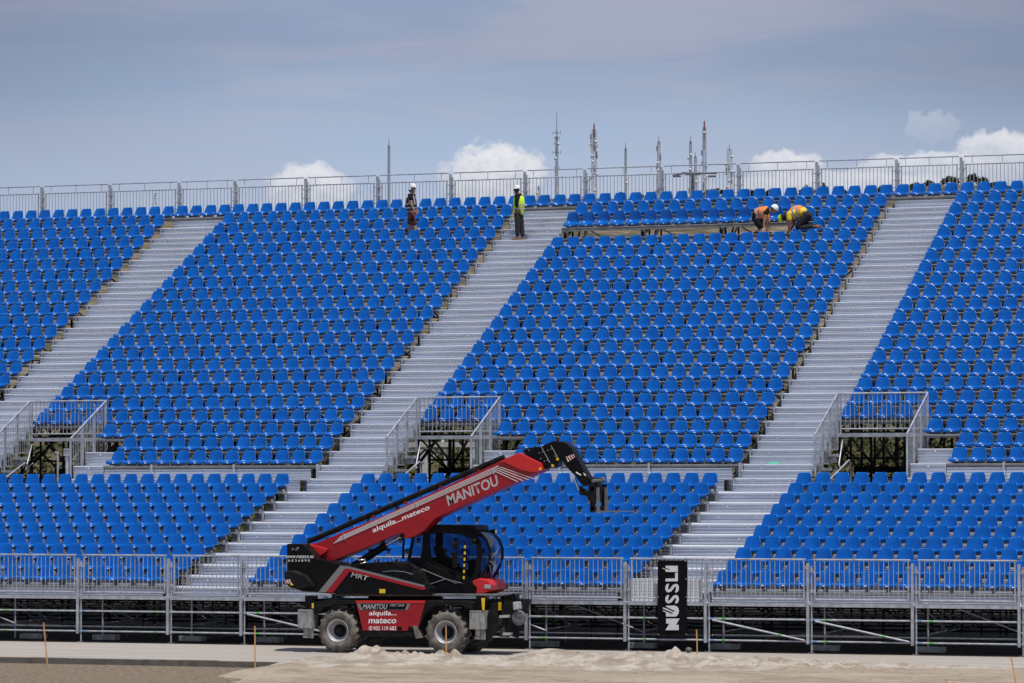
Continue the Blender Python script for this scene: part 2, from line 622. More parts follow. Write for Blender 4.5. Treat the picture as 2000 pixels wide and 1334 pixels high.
tag(g.build('gravel_path', M['gravel']), kind='structure')

# kerb stones laid end to end
kr = empty('kerb', (12, -9.8, 0), kind='structure')


def kerb_y(x):
    for (xa, ya), (xb, yb) in zip(KERB, KERB[1:]):
        if xa <= x <= xb:
            return ya + (yb - ya) * (x - xa) / (xb - xa)
    return KERB[-1][1]


kb = MB()
x = 2.0
while x < 23.5:
    w = 1.02
    ya, yb = kerb_y(x), kerb_y(x + w)
    dz = random.uniform(-0.008, 0.006)
    vs = []
    for (xx, yy) in ((x + .006, ya - 0.13), (x + w - .006, yb - 0.13), (x + w - .006, yb + 0.02), (x + .006, ya + 0.02)):
        vs.append((xx, yy, -0.3))
    top = [(a, b, 0.012 + dz) for a, b, c in vs]
    kb.add(vs + top, [(0, 3, 2, 1), (4, 5, 6, 7), (0, 1, 5, 4), (1, 2, 6, 5), (2, 3, 7, 6), (3, 0, 4, 7)])
    x += w
tag(kb.build('kerb_stones', M['kerb'], kr, 0.012), kind='structure')

# loose sand: heightfield of spilled heaps over the kerb line
from mathutils import noise as mnoise

HEAPS = [  # x, y, height, rx, ry
    (19.7, -9.2, 0.19, 0.75, 0.8), (20.7, -9.6, 0.14, 1.1, 0.8), (22.0, -9.7, 0.09, 1.6, 0.8), (19.4, -12.4, 0.25, 0.8, 1.0),
    (23.2, -5.6, 0.20, 0.75, 1.0), (24.7, -7.2, 0.19, 0.45, 0.6), (24.2, -8.6, 0.12, 0.8, 0.6), (26.2, -8.6, 0.25, 0.9, 0.6),
    (27.4, -8.9, 0.21, 0.55, 0.7), (28.3, -9.2, 0.16, 0.8, 0.7), (29.6, -8.8, 0.12, 0.7, 0.6), (30.6, -9.0, 0.11, 0.8, 0.6),
    (26.5, -10.4, 0.12, 2.4, 1.0), (23.5, -11.0, 0.10, 2.8, 1.4), (21.0, -12.2, 0.10, 1.6, 1.3), (29.5, -10.3, 0.09, 2.0, 0.9),
    (19.0, -14.2, 0.12, 1.4, 1.2), (32.5, -8.2, 0.06, 2.0, 0.7)]


def sstep(a, b, t):
    t = max(0, min(1, (t - a) / (b - a)))
    return t * t * (3 - 2 * t)


def sand_z(x, y):
    e = sstep(17.2, 20.0, x + 0.10 * (y + 10) + 1.1 * mnoise.noise((x * 0.6, y * 0.6, 3.0)) + 0.4 * mnoise.noise((x * 2.3, y * 2.3, 8.0)))
    z = -0.30 + e * 0.335                       # rises out of the gravel at its left edge
    z += 0.03 * sstep(24, 30, x)
    z -= 0.12 * sstep(-12.5, -15.5, y)
    for hx, hy, hh, rx, ry in HEAPS:
        d2 = ((x - hx) / rx) ** 2 + ((y - hy) / ry) ** 2
        if d2 < 6:
            z += hh * math.exp(-d2 * 1.1)
    dn = mnoise.fractal((x * 1.7, y * 1.7, 0), 0.8, 2.1, 7)
    berm = math.exp(-((y + 9.6) / 1.9) ** 2) * sstep(18.5, 20, x) * sstep(36, 30, x)
    z += dn * (0.017 + 0.10 * berm)
    cl = mnoise.noise((x * 4.2, y * 4.2, 7.0))
    if cl > .12:
        z += (cl - .12) * 0.22 * berm
    if -8.0 < y:
        z -= 0.30 * sstep(-7.6, -5.6, y - 2.2 * math.exp(-((x - 23.2) / 1.5) ** 2))
    for ty in (-12.6, -13.1, -14.6, -15.3):
        z -= 0.03 * math.exp(-((y - ty - 0.18 * (x - 28)) / 0.12) ** 2) * sstep(20, 24, x)
    return z


g = MB()
NX, NY = 420, 300
X0s, X1s, Y0s, Y1s = 15.0, 44.0, -21.0, -3.6
vs = []
for j in range(NY + 1):
    for i in range(NX + 1):
        x = X0s + (X1s - X0s) * i / NX
        y = Y0s + (Y1s - Y0s) * j / NY
        vs.append((x, y, sand_z(x, y)))
fs = []
mi = []
for j in range(NY):
    for i in range(NX):
        a = j * (NX + 1) + i
        fs.append((a, a + 1, a + NX + 2, a + NX + 1))
        x = X0s + (X1s - X0s) * (i + .5) / NX
        y = Y0s + (Y1s - Y0s) * (j + .5) / NY
        edge = -11.9 + 0.9 * mnoise.noise((x * 0.35, 1.0, 0)) - 1.6 * sstep(24, 19, x) + 2.6 * sstep(29, 33, x)
        edge += 0.5 * mnoise.noise((x * 1.7, y * 1.7, 5.0))
        mi.append(1 if y < edge else 0)
g.smooth = True
g.add(vs, fs)
g.mi = mi
tag(g.build('sand_ground', [M['sand'], M['tan']]), kind='structure')

# hillside behind the stand, rising to a ridge about 1.3 km off
RIDGE = [(-800, 440), (0, 438), (400, 432), (800, 412), (1000, 396), (1060, 388), (1250, 386), (1400, 382), (1600, 384), (1720, 377), (1800, 368),
         (1880, 363), (1960, 366), (2100, 370), (2800, 380)]


def interp(tab, x):
    for (xa, ya), (xb, yb) in zip(tab, tab[1:]):
        if xa <= x <= xb:
            return ya + (yb - ya) * (x - xa) / (xb - xa)
    return tab[0][1] if x < tab[0][0] else tab[-1][1]


R0, R1 = 150.0, 1300.0


def hill_pt(px, r):
    d = (HF + RT * ((px - 1000) / 7247.0)).normalized()
    el = (965 - interp(RIDGE, px)) / 7247.0
    t = min(1.0, max(0.0, (r - R0) / (R1 - R0)))
    e = el * t ** 0.5
    z = CAM.z + r * e - 4.0 * (1 - t)
    p = CAM + d * r
    z += 0.5 * mnoise.noise((p.x * 0.03, p.y * 0.03, 0)) * min(1, t * 8)
    return Vector((p.x, p.y, z if r <= R1 else z - (r - R1) * 0.2))


g = MB()
g.smooth = True
cols = list(range(-800, 2801, 30))
rads = [R0 + (R1 - R0) * (i / 40) ** 1.6 for i in range(41)] + [1500]
vs = [hill_pt(c, r) for r in rads for c in cols]
fs = []
n = len(cols)
for j in range(len(rads) - 1):
    for i in range(n - 1):
        fs.append((j * n + i, j * n + i + 1, (j + 1) * n + i + 1, (j + 1) * n + i))
g.add(vs, fs)
g.mi = [1 if rads[i // (n - 1)] < 300 else 0 for i in range(len(fs))]
tag(g.build('hill', [M['hill'], M['hill_low']]), kind='structure')


# ------------------------------------------------------------------ seats
def seat_rows():
    prof = [(-.425, .000, .225), (-.437, .022, .232), (-.432, .052, .238), (-.40, .068, .242), (-.30, .062, .244), (-.19, .052, .242),
            (-.115, .058, .238), (-.075, .085, .234), (-.055, .14, .226), (-.040, .215, .212), (-.026, .29, .194), (-.013, .355, .175),
            (-.004, .388, .160), (0.0, .400, .135)]
    us = [-1, -.93, -.75, -.45, 0, .45, .75, .93, 1]
    rows = []
    for idx, (y, z, hw) in enumerate(prof):
        row = []
        for uu in us:
            w = hw
            yy, zz = y, z
            a2 = abs(uu) ** 2.5
            if idx <= 5:
                zz += (0.012 + 0.011 * idx) * a2 * min(1, idx / 2)
            elif idx <= 7:
                zz += 0.050 * a2 * (8 - idx) / 2
                yy -= 0.060 * a2 * (idx - 5) / 2
            else:
                yy -= 0.075 * a2 * (1 - 0.75 * (idx - 8) / 5)
            row.append((uu * w, yy, zz))
        rows.append(row)
    # folded rim round the shell gives it thickness
    out = []
    for idx, row in enumerate(rows):
        l, r = row[0], row[-1]
        if idx <= 5:
            e = (0.004, 0.0, -0.028)
        elif idx <= 8:
            e = (0.008, 0.018, -0.012)
        else:
            e = (0.006, 0.024, 0)
        row = [(l[0] - e[0], l[1] + e[1], l[2] + e[2])] + row + [(r[0] + e[0], r[1] + e[1], r[2] + e[2])]
        out.append(row)
    top = [(x * 0.98, y + 0.026, z - 0.012) for x, y, z in out[-1]]
    out.append(top)
    return out


SR = seat_rows()
NB = 7   # first row index of the backrest


def shell(mb, r0, r1):
    n = len(SR[0])
    vs = [p for row in SR[r0:r1 + 1] for p in row]
    fs = []
    for j in range(r1 - r0):
        for i in range(n - 1):
            fs.append((j * n + i, j * n + i + 1, (j + 1) * n + i + 1, (j + 1) * n + i))
    sm = mb.smooth
    mb.smooth = True
    mb.add(vs, fs)
    mb.smooth = sm


def tag_mb(mb):
    mb.add([(-.026, -.4405, .022), (.030, -.4405, .022), (.030, -.4365, .047), (-.026, -.4365, .047), (-.026, -.433, .022), (.030, -.433, .022),
            (.030, -.429, .047), (-.026, -.429, .047)],
           [(0, 1, 2, 3), (4, 7, 6, 5), (0, 4, 5, 1), (3, 2, 6, 7), (0, 3, 7, 4), (1, 5, 6, 2)])


def bracket_mb(mb, h):
    mb.box(-.20, .20, -.30, -.24, -.035, .036)
    mb.box(-.03, .03, -.34, -.10, -h, -.036)
    mb.box(.235, .265, -.39, -.32, -.05, .045)


SEAT_MATS = [M['seat'], M['tag'], M['galv_dull']]  # brackets take the darker steel, shade painted in under the pans
mb = MB(); shell(mb, 0, NB); pan_o = mb.build('seat_pan', M['seat'])
mb = MB(); shell(mb, NB, len(SR) - 1); back_o = mb.build('backrest', M['seat'])
mb = MB(); tag_mb(mb); tag_o = mb.build('number_tag', M['tag'])
mb = MB(); bracket_mb(mb, 0.125); brk_o = mb.build('bracket', M['galv_dull'])
PROTO = (pan_o, back_o, tag_o, brk_o)

ORD = ['front', 'second', 'third', 'fourth', 'fifth', 'sixth', 'seventh', 'eighth', 'ninth', 'top']
NTH = ['first', 'second', 'third', 'fourth', 'fifth', 'sixth', 'seventh', 'eighth', 'ninth', 'tenth', 'eleventh', 'twelfth', 'thirteenth',
       'fourteenth', 'fifteenth', 'sixteenth', 'seventeenth', 'eighteenth', 'nineteenth', 'twentieth']


def in_poly(x, y, poly):
    c = False
    n = len(poly)
    for i in range(n):
        (xa, ya), (xb, yb) = poly[i], poly[(i + 1) % n]
        if (ya > y) != (yb > y) and x < (xb - xa) * (y - ya) / (yb - ya) + xa:
            c = not c
    return c


MACHINE = [(552, 1062), (598, 1060), (985, 895), (1040, 875), (1090, 862), (1140, 930), (1190, 945), (1190, 1000), (1155, 1000), (1095, 905), (1000, 948),
           (850, 1015), (850, 1024), (935, 1026), (968, 1080), (960, 1160), (1010, 1250), (580, 1250), (590, 1160), (552, 1140)]
lower, upper = [], []
for k in KS:
    for c in range(20):
        X = MOD * k + c * P
        for j in range(1, 11):
            lower.append((k, c, j, X, yL(j), zL(j) - 0.40))
        for j in range(1, 23):
            if j <= 2 and c < 7 or j == 3 and c < 5:
                continue
            if j == 19 and k == 1 and c < 15:
                continue
            upper.append((k, c, j, X, yU(j), zU(j) - 0.40))
    for c in range(20, 24):
        upper.append((k, c, 22, MOD * k + c * P, yU(22), zU(22) - 0.40))

cand = []
for s in lower:
    px, py, dz = proj((s[3], s[4], s[5] + 0.25))
    if 8 < px < 1992 and not in_poly(px, py, MACHINE):
        cand.append((dz, s))
cand.sort(key=lambda a: a[0])
near = [s for _, s in cand[:300]]
near_set = set((s[0], s[1], s[2]) for s in near)
BLOCK = {0: 'left', 1: 'middle', 2: 'right', -1: 'far left'}
for i, (k, c, j, X, Y, Z) in enumerate(sorted(near, key=lambda s: (s[0], s[2], s[1]))):
    e = empty('stadium_seat', (X + random.uniform(-.006, .006), Y, Z))
    e.rotation_euler = (random.uniform(-.02, .02), 0, random.uniform(-.025, .025))
    if k == 0:
        lab = 'blue plastic seat, %s from the stairs in the %s row of the left lower block' % (NTH[19 - c], ORD[j - 1])
    elif k == 1:
        lab = 'blue seat, %s from the left-hand stairs in the %s row of the middle lower block' % (NTH[c], ORD[j - 1])
    else:
        lab = 'blue plastic seat, %s from the stairs in the %s row of the right lower block' % (NTH[c], ORD[j - 1])
    tag(e, lab, 'seat', 'blue plastic seats in the lower tier')
    for p in PROTO:
        o = p if i == 0 else p.copy()
        if i:
            COL.objects.link(o)
        o.parent = e
        o.location = (0, 0, 0)
        if p is back_o:
            o.rotation_euler = (0, 0, 0)

# every other seat, as one mass
mb = MB()
base_mb = MB()
shell(base_mb, 0, len(SR) - 1)
base_mb.cur = 1
tag_mb(base_mb)
base_mb.cur = 2
bu, bl = MB(), MB()
bracket_mb(bu, 0.055)
bracket_mb(bl, 0.125)


def stamp(src, X, Y, Z, cur=None, lean=0.0, yaw=0.0):
    o = len(mb.v)
    for (a, b, c) in src.v:
        mb.v.append((X + a - yaw * b, Y + b + lean * c + yaw * a, Z + c))
    for f in src.f:
        mb.f.append([i + o for i in f])
    mb.mi.extend(src.mi if cur is None else [cur] * len(src.f))
    mb.sm.extend(src.sm)


for (k, c, j, X, Y, Z) in upper:
    if j == 20 and k == 1 and c < 15:
        o = len(mb.v)
        stamp(base_mb, X, Y, Z)
        th = .30
        for q in range(o, len(mb.v)):
            a_, b_, c_ = mb.v[q]
            dy_, dz_ = b_ - (Y - .25), c_ - (Z + .02)
            mb.v[q] = (a_, Y - .25 + dy_ * math.cos(th) - dz_ * math.sin(th), Z + .06 + dy_ * math.sin(th) + dz_ * math.cos(th))
        stamp(bu, X, Y, Z, 2)
        continue
    jx, jy = random.uniform(-.006, .006), random.uniform(-.01, .01)
    stamp(base_mb, X + jx, Y + jy, Z, None, random.uniform(-.035, .035), random.uniform(-.03, .03))
    stamp(bu, X, Y, Z, 2)
for (k, c, j, X, Y, Z) in lower:
    if (k, c, j) not in near_set and k >= 0:
        stamp(base_mb, X, Y, Z)
        stamp(bl, X, Y, Z, 2)
so = mb.build('stadium_seats', SEAT_MATS)
tag(so, 'blue plastic seats filling the whole upper tier and rear of the lower tier', 'seats', None, 'stuff')

# ------------------------------------------------------------------ grandstand: decks, frames, posts, tubes
GS = empty('grandstand', (12, 0, 0), 'grey metal framework and decks of the temporary grandstand carrying the blue seats', 'grandstand')


def ribbed_riser(mb, x0, x1, y, z0, z1, n=3):
    """vertical face of stacked ribbed planks at y, facing -y"""
    prof = []
    h = (z1 - z0) / n
    for i in range(n):
        a = z0 + i * h
        prof += [(y + .022, a), (y + .022, a + .010), (y - .006, a + .016), (y + .004, a + h * .44), (y + .014, a + h * .46), (y + .014, a + h * .54), (y + .004, a + h * .56),
                 (y - .004, a + h - .006)]
    prof.append((y + .014, z1))
    prof += [(y + .04, z1), (y + .04, z0)]
    mb.profile_x(prof[::-1], x0, x1)


def nose(mb, x0, x1, y, z, h=0.045, depth=0.03):
    mb.profile_x([(y - depth, z - h), (y - depth - .004, z - h * .55), (y - depth * .35, z - .004), (y + .02, z), (y + .02, z - h)][::-1], x0, x1)


def deck_mb(x0, x1, y0, y1, z, edge=0.085):
    mb = MB()
    mb.box(x0, x1, y0 + .012, y1, z - .05, z - .003)
    mb.cur = 1
    nose(mb, x0, x1, y0, z, 0.035, 0.012)
    mb.cur = 2
    mb.box(x0, x1, y0 + .02, y0 + .07, z - edge, z - .052)
    return mb


DM = [M['alu'], M['galv_dull'], M['galv_dull']]  # darker steel on lip and edge paints shade into the seat gaps
for j in range(1, 23):
    mb = MB()
    for k in KS:
        x0, x1 = bx0(k) + .02, bx1(k) - .02
        if j <= 2:
            x0 = bx0(k) + 7 * P
        elif j == 3:
            x0 = bx0(k) + 5 * P + .02
        y1 = dUy(j + 1) if j < 22 else YB + .1
        if j == 22:
            x1 = sx1(k) - .02
        d = deck_mb(x0, x1, dUy(j), y1 - .015, dUz(j), 0.10)
        d.build('upper_deck', DM, GS)
for j in range(1, 11):
    mb = MB()
    for k in (0, 1, 2):
        x0, x1 = bx0(k) + .02, bx1(k) - .36
        y1 = dLy(j + 1) if j < 10 else AISLE_Y
        d = deck_mb(x0, x1 + .34, dLy(j), y1 - .015, dLz(j), 0.06)
        d.cur = 0
        zb = dLz(j - 1) if j > 1 else WALK_Z
        ribbed_riser(d, x0, x1, dLy(j) + .03, zb, dLz(j) - .065, 3)
        ribbed_riser(d, x1 + .002, x1 + .34, dLy(j) + .34, zb, dLz(j) - .052, 3)
        d.cur = 2
        d.box(x0, x1 + .3, yL(j) - .30, yL(j) - .25, dLz(j) + .07, dLz(j) + .115)     # bench rail
        for b in range(5):
            xx = bx0(k) + min(2.7 * b + .04, 10.74)
            d.bar((xx, yL(j) - .28, dLz(j)), (xx, yL(j) - .28, dLz(j) + .13), .05)
        d.build('lower_deck', DM, GS)
# cross aisle and the closed wall below the first upper row
for k in (0, 1, 2):
    mb = MB()
    xa = bx0(k) + 7 * P
    mb.box(xa, bx1(k) - .02, AISLE_Y + .02, dUy(1) - .03, AISLE_Z - .05, AISLE_Z - .003)
    nose(mb, xa, bx1(k) - .02, AISLE_Y, AISLE_Z, .035, .012)
    ribbed_riser(mb, bx1(k) - .248, bx1(k) - .02, AISLE_Y + .3, dLz(10), AISLE_Z - .052, 4)
    ribbed_riser(mb, bx1(k) - .248, bx1(k) - .02, dUy(1) + .3, AISLE_Z, dUz(1) - .105, 4)
    ribbed_riser(mb, xa, bx1(k) - .25, AISLE_Y + .03, dLz(10), AISLE_Z - .05, 4)
    ribbed_riser(mb, xa, bx1(k) - .25, dUy(1) + .03, AISLE_Z, dUz(1) - .105, 4)
    for b in range(5):
        xx = bx0(k) + 2.7 * b
        if xx > xa - .1:
            mb.bar((xx, dUy(1) - .07, AISLE_Z), (xx, dUy(1) - .07, dUz(1) + .04), .05)
    mb.build('aisle_wall', M['alu'], GS)
# walkway in front of the first row
mb = MB()
mb.box(XMIN + 12, XMAX, WALK_Y + .02, dLy(1) - .01, WALK_Z - .05, WALK_Z - .003)
nose(mb, XMIN + 12, XMAX, WALK_Y + .03, WALK_Z, .03, .01)
mb.build('walkway', M['alu'], GS)

# black raker frames under every bay line, with the post rows below
for k in KS:
    for b in range(5):
        X = bx0(k) + 2.7 * b
        mb = MB()
        y0, z0 = dUy(4), dUz(4)
        inside = 1 <= b <= 1   # the line that crosses the entrance
        j0 = 4 if b in (0, 1) else 1
        ya, za = dUy(j0) + .15, dUz(j0) - .14
        yb, zb = YB, dUz(22) - .14
        mb.bar((X, ya, za), (X, yb, zb), .07, .10)
        mb.bar((X, ya + .1, za - 1.0), (X, yb, zb - 1.0), .06, .07)
        n = 12
        for i in range(n + 1):
            t = i / n
            y = ya + (yb - ya) * t
            z = za + (zb - za) * t
            mb.bar((X, y, z), (X, y, z - 1.0), .05)
            if i < n:
                y2 = ya + (yb - ya) * (i + 1) / n
                z2 = za + (zb - za) * (i + 1) / n
                mb.bar((X, y, z - 1.0) if i % 2 else (X, y, z), (X, y2, z2) if i % 2 else (X, y2, z2 - 1.0), .045)
            if i % 2 == 0:
                mb.bar((X, y, 0.1), (X, y, z - 1.0), .06)
        # seat-row stools on the raker
        for j in range(j0, 22):
            mb.bar((X + .06, dUy(j) + .1, dUz(j) - .06), (X + .06, dUy(j) + .1, dUz(j) - .40), .05)
        mb.build('raker_frame', M['dark'], GS)

# lengthwise bracing between raker frames (X crosses), dark
for yi, yy in enumerate((12.2, 14.8, 17.4, 20.0, 22.6, 25.2)):
    zt = dUz(1) + (yy - dUy(1)) / DU * HU - 1.1
    for bi_, (a, b) in enumerate(zip(BAYS, BAYS[1:])):
        if bi_ % 5 == 0:
            mb, mg = MB(), MB()
        mb.bar((a, yy, zt), (b, yy, max(.4, zt - 2.2)), .045)
        if (yi + int(a * 3)) % 2:
            mb.bar((b, yy, zt), (a, yy, max(.4, zt - 2.2)), .045)
        mb.bar((a, yy, zt - 2.2), (b, yy, zt - 2.2), .045)
        mg.bar((a, yy, .4), (b, yy, .4), .045)
        mg.bar((a, yy, 2.4), (b, yy, .4), .045)
        if bi_ % 5 == 4 or bi_ == len(BAYS) - 2:
            mb.build('cross_bracing', M['dark'], GS)
            mg.build('ground_bracing', M['dark'], GS)

# post rows under the lower tier: shade painted in by darker steel further back
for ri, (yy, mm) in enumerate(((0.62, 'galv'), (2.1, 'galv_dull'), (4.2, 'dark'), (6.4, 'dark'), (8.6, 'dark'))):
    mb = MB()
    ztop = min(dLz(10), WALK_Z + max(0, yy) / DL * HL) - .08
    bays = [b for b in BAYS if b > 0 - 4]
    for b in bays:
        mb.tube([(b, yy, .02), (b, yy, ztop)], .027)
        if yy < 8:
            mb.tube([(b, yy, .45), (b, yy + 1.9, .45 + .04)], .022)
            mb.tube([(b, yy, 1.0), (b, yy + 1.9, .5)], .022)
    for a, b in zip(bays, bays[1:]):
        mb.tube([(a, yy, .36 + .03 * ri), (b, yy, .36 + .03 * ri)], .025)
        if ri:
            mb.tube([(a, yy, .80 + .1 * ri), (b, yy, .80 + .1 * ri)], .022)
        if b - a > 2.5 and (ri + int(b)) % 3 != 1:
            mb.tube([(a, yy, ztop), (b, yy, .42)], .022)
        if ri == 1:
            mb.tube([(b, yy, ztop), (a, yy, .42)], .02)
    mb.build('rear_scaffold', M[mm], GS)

# front row: channel posts, tubes, coloured sleeves
front_posts = [b for b in BAYS if 4.0 < b < 36.0]
for b in front_posts:
    mb = MB()
    mb.box(b - .065, b - .058, YF - .05, YF + .05, .23, 2.27)
    mb.box(b - .058, b - .012, YF - .05, YF - .043, .23, 2.27)
    mb.box(b - .012, b - .005, YF - .05, YF + .05, .23, 2.27)
    mb.box(b - .069, b - .001, YF - .056, YF - .0505, .23, 1.28)
    mb.tube([(b + .055, YF, .02), (b + .055, YF, 2.2)], .022)
    mb.box(b - .05, b + .12, YF - .05, YF + .05, .0, .012)
    for z in (.30, .84, 1.20, 1.55, 2.1):
        mb.tube([(b + .055, YF, z - .03), (b + .055, YF, z + .03)], .043)
    mb.bar((b - .02, YF - .03, 2.05), (b + .13, YF - .03, 2.05), .025)
    mb.build('post', M['galv'], GS)
for a, b in zip(front_posts, front_posts[1:]):
    for z, part in ((.84, 'ledger_tube'), (.295, 'ledger_tube')):
        mb = MB()
        mb.tube([(a + .08, YF, z), (b - .075, YF, z)], .026, 10)
        mb.cur = 1
        w = b - a > 2.5
        xs = a + .40 if w else a + .45
        if a > 12.5 or a < 6:
            mb.tube([(xs, YF, z), (xs + .09, YF, z)], .029, 10)
        elif w:
            mb.tube([(b - .45, YF, z), (b - .39, YF, z)], .029, 10)
        mb.cur = 2
        mb.tube([(a + .09, YF, z), (a + .20, YF, z)], .029, 10)
        mb.build(part, [M['galv'], M['green'], M['bluet'] if (a > 25 or 7 < a < 9) else M['galv']], GS)
    mb = MB()
    mb.box(a + .035, b - .08, YF - .045, YF + .03, 1.165, 1.252)
    mb.box(a + .035, b - .08, YF - .055, YF - .045, 1.165, 1.185)
    mb.build('deck_edge', M['galv'], GS)
for a, b in ((12.69, 15.39), (25.65, 28.35), (28.35, 31.05)):
    mb = MB()
    mb.tube([(a + .15, YF - .03, .81), (b - .12, YF - .03, .32)], .026, 10)
    mb.cur = 1
    q = 0.72
    pa, pb = Vector((a + .15, YF - .03, .81)), Vector((b - .12, YF - .03, .32))
    mb.tube([pa.lerp(pb, q), pa.lerp(pb, q + .03)], .029, 10)
    mb.build('diagonal_brace', [M['galv'], M['green']], GS)

# bench legs and rails of the unfinished row
mb = MB()
zb = dUz(20)
for i in range(4):
    xx = bx0(1) + .05 + 2.7 * i
    if i == 3:
        xx = bx0(1) + 7.9
    mb.bar((xx, dUy(20) + .05, zb - .09), (xx - .03, dUy(20) - .06, dUz(19) + .01), .03)
    mb.bar((xx + .12, dUy(20) + .08, zb - .09), (xx + .12, dUy(20) + .08, dUz(19)), .045)
for xb_ in (bx0(1) + .9, bx0(1) + 3.4, bx0(1) + 6.1):
    mb.bar((xb_, dUy(20) + .3, zb - .1), (xb_ + .55, dUy(20) + .32, dUz(19) + .02), .05)
    mb.bar((xb_ - .12, dUy(20) + .3, zb - .1), (xb_ - .3, dUy(20) + .32, dUz(19) + .02), .06)
mb.box(bx0(1), bx0(1) + 8.1, dUy(20) + .0, dUy(20) + .05, zb - .125, zb - .0)
mb.build('bench_leg', M['galv_dull'], GS)  # darker steel paints the bench beam as shaded

# back guard rail posts
for b in BAYS:
    if -12 < b < 29:
        mb = MB()
        mb.box(b - .05, b + .03, YB - .04, YB + .04, dUz(22) - .3, zU(22) + .83)
        mb.tube([(b + .07, YB, dUz(22)), (b + .07, YB, zU(22) + .72)], .025)
        for z in (.45, .15, -.1):
            mb.bar((b - .10, YB - .03, zU(22) + z), (b + .14, YB - .03, zU(22) + z), .03)
        mb.build('guard_post', M['galv'], GS)

# ------------------------------------------------------------------ staircases between the seat blocks
STAIR_LAB = {-1: 'ribbed aluminium staircase at the far left edge of the stand',
             0: 'ribbed aluminium staircase left of the telehandler, with one man standing on it',
             1: 'ribbed aluminium staircase rising behind the black banner, with green plastic on it'}
for k in (-1, 0, 1):
    x0, x1 = bx1(k) + .10, sx1(k) - .02
    ST = empty('staircase', (x0, -.8, 0), STAIR_LAB[k], 'staircase', 'aluminium staircases between the seat blocks')
    levels = [(WALK_Y + .02, WALK_Z)] + [(dLy(j), dLz(j)) for j in range(1, 11)] + [(AISLE_Y, AISLE_Z)] + [(dUy(j), dUz(j)) for j in range(1, 22)]
    if k == -1:
        levels = [l for l in levels if l[1] > 4.3]
    for i, (y, z) in enumerate(levels):
        if i == 0 and k != -1:
            continue
        zp = levels[i - 1][1] if i else z - .42
        yn = levels[i + 1][0] if i + 1 < len(levels) else y + .8
        mb = MB()
        h = z - zp
        if h > .35:
            zm = zp + h * .56
            ribbed_riser(mb, x0, x1, y - .24, zp, zm - .018, 2)
            ribbed_riser(mb, x0, x1, y, zm, z - .03, 2)
            mb.box(x0, x1, y - .23, y + .01, zm - .05, zm - .004)
        else:
            ribbed_riser(mb, x0, x1, y, zp, z - .044, 3)
        mb.box(x0, x1, y + .01, yn + .01, z - .05, z - .004)
        mb.cur = 1
        nose(mb, x0, x1, y, z, .032 if h > .35 else .055, .04)
        if h > .35:
            nose(mb, x0, x1, y - .24, zm, .022, .02)
        mb.cur = 2
        # edge stile at the left end, standing on the tread below
        xs = x0 - .045
        mb.bar((xs, y - .02, zp), (xs, y - .02, z - .01), .045)
        mb.bar((xs - .07, y + .04, zp + .02), (xs - .07, y + .04, z + .02), .03)
        mb.box(xs - .09, xs + .06, y - .06, y + .05, zp + .004, zp + .024)
        mb.box(xs - .12, xs + .03, y - .03, y + .06, z - .05, z - .012)
        mb.bar((xs, y - .02, z), (xs, yn - .1, z), .04, .03)
        t = mb.build('tread', [M['alu'], M['alu_lip'], M['galv']], ST)
        for xx in (x0 + .50, x0 + 1.58):
            bm_ = MB()
            bm_.ball((xx, y - (.012 if h > .35 else .006), z - (.075 if h > .35 else .11)), .026, .014, .026, 10, 6)
            bm_.build('bolt', M['tag'], t)

    if True:
        mb = MB()
        ribbed_riser(mb, x0, x1, dUy(22) + .03, dUz(21), dUz(22) - .11, 3)
        mb.build('top_riser', M['alu'], ST)

# short flights beside the entrances
for k, wh in ((0, 'left'), (1, 'middle'), (2, 'right')):
    lab = {0: 'short ribbed aluminium steps right of the leftmost entrance railing',
           1: 'short ribbed aluminium steps beside the middle entrance, partly behind the red boom',
           2: 'short ribbed aluminium steps right of the rightmost entrance railing'}[k]
    x0, x1 = bx0(k) + 5 * P + .06, bx0(k) + 7 * P - .02
    ST = empty('short_steps', (x0, AISLE_Y, AISLE_Z), lab, 'steps', 'short steps beside the stand entrances')
    lv = [(AISLE_Y, AISLE_Z, dLz(10)), (dUy(1), dUz(1), AISLE_Z), (dUy(2), dUz(2), dUz(1))]
    for y, z, zp in lv:
        mb = MB()
        ribbed_riser(mb, x0, x1, y, zp, z - .03, 4)
        mb.box(x0, x1, y + .01, y + .8, z - .05, z - .004)
        mb.cur = 1
        nose(mb, x0, x1, y, z, .03, .02)
        t = mb.build('tread', [M['alu'], M['alu_lip']], ST)
        bm_ = MB()
        bm_.ball(((x0 + x1) / 2, y - .012, z - .075), .026, .014, .026, 10, 6)
        bo = bm_.build('bolt', M['tag'], t)


# ------------------------------------------------------------------ railings
def panel_parts(root, x0, x1, y, ztop, zbot, m, bar_gap=.128, handrail=None, rr=.024):
    mb = MB()
    mb.tube([(x0, y, ztop), (x1, y, ztop)], rr, 10)
    mb.tube([(x0 + .04, y, zbot), (x1 - .04, y, zbot)], rr * .85, 8)
    mb.box(x0 + .03, x0 + .065, y - .02, y + .02, zbot - .02, ztop - rr)
    mb.box(x1 - .065, x1 - .03, y - .02, y + .02, zbot - .02, ztop - rr)
    mb.build('frame', m, root)
    mb = MB()
    n = max(1, round((x1 - x0 - .1) / bar_gap))
    for i in range(1, n):
        xx = x0 + .05 + (x1 - x0 - .1) * i / n
        mb.tube([(xx, y, zbot), (xx, y, ztop)], .0105, 6, False)
    mb.build('bars', m, root)
    if handrail:
        mb = MB()
        mb.tube([(x0 - .02, y, handrail), (x1 + .02, y, handrail)], .021, 8)
        for f in (.1, .5, .9):
            xx = x0 + (x1 - x0) * f
            mb.bar((xx, y, ztop), (xx, y, handrail), .016)
        mb.build('handrail', m, root)


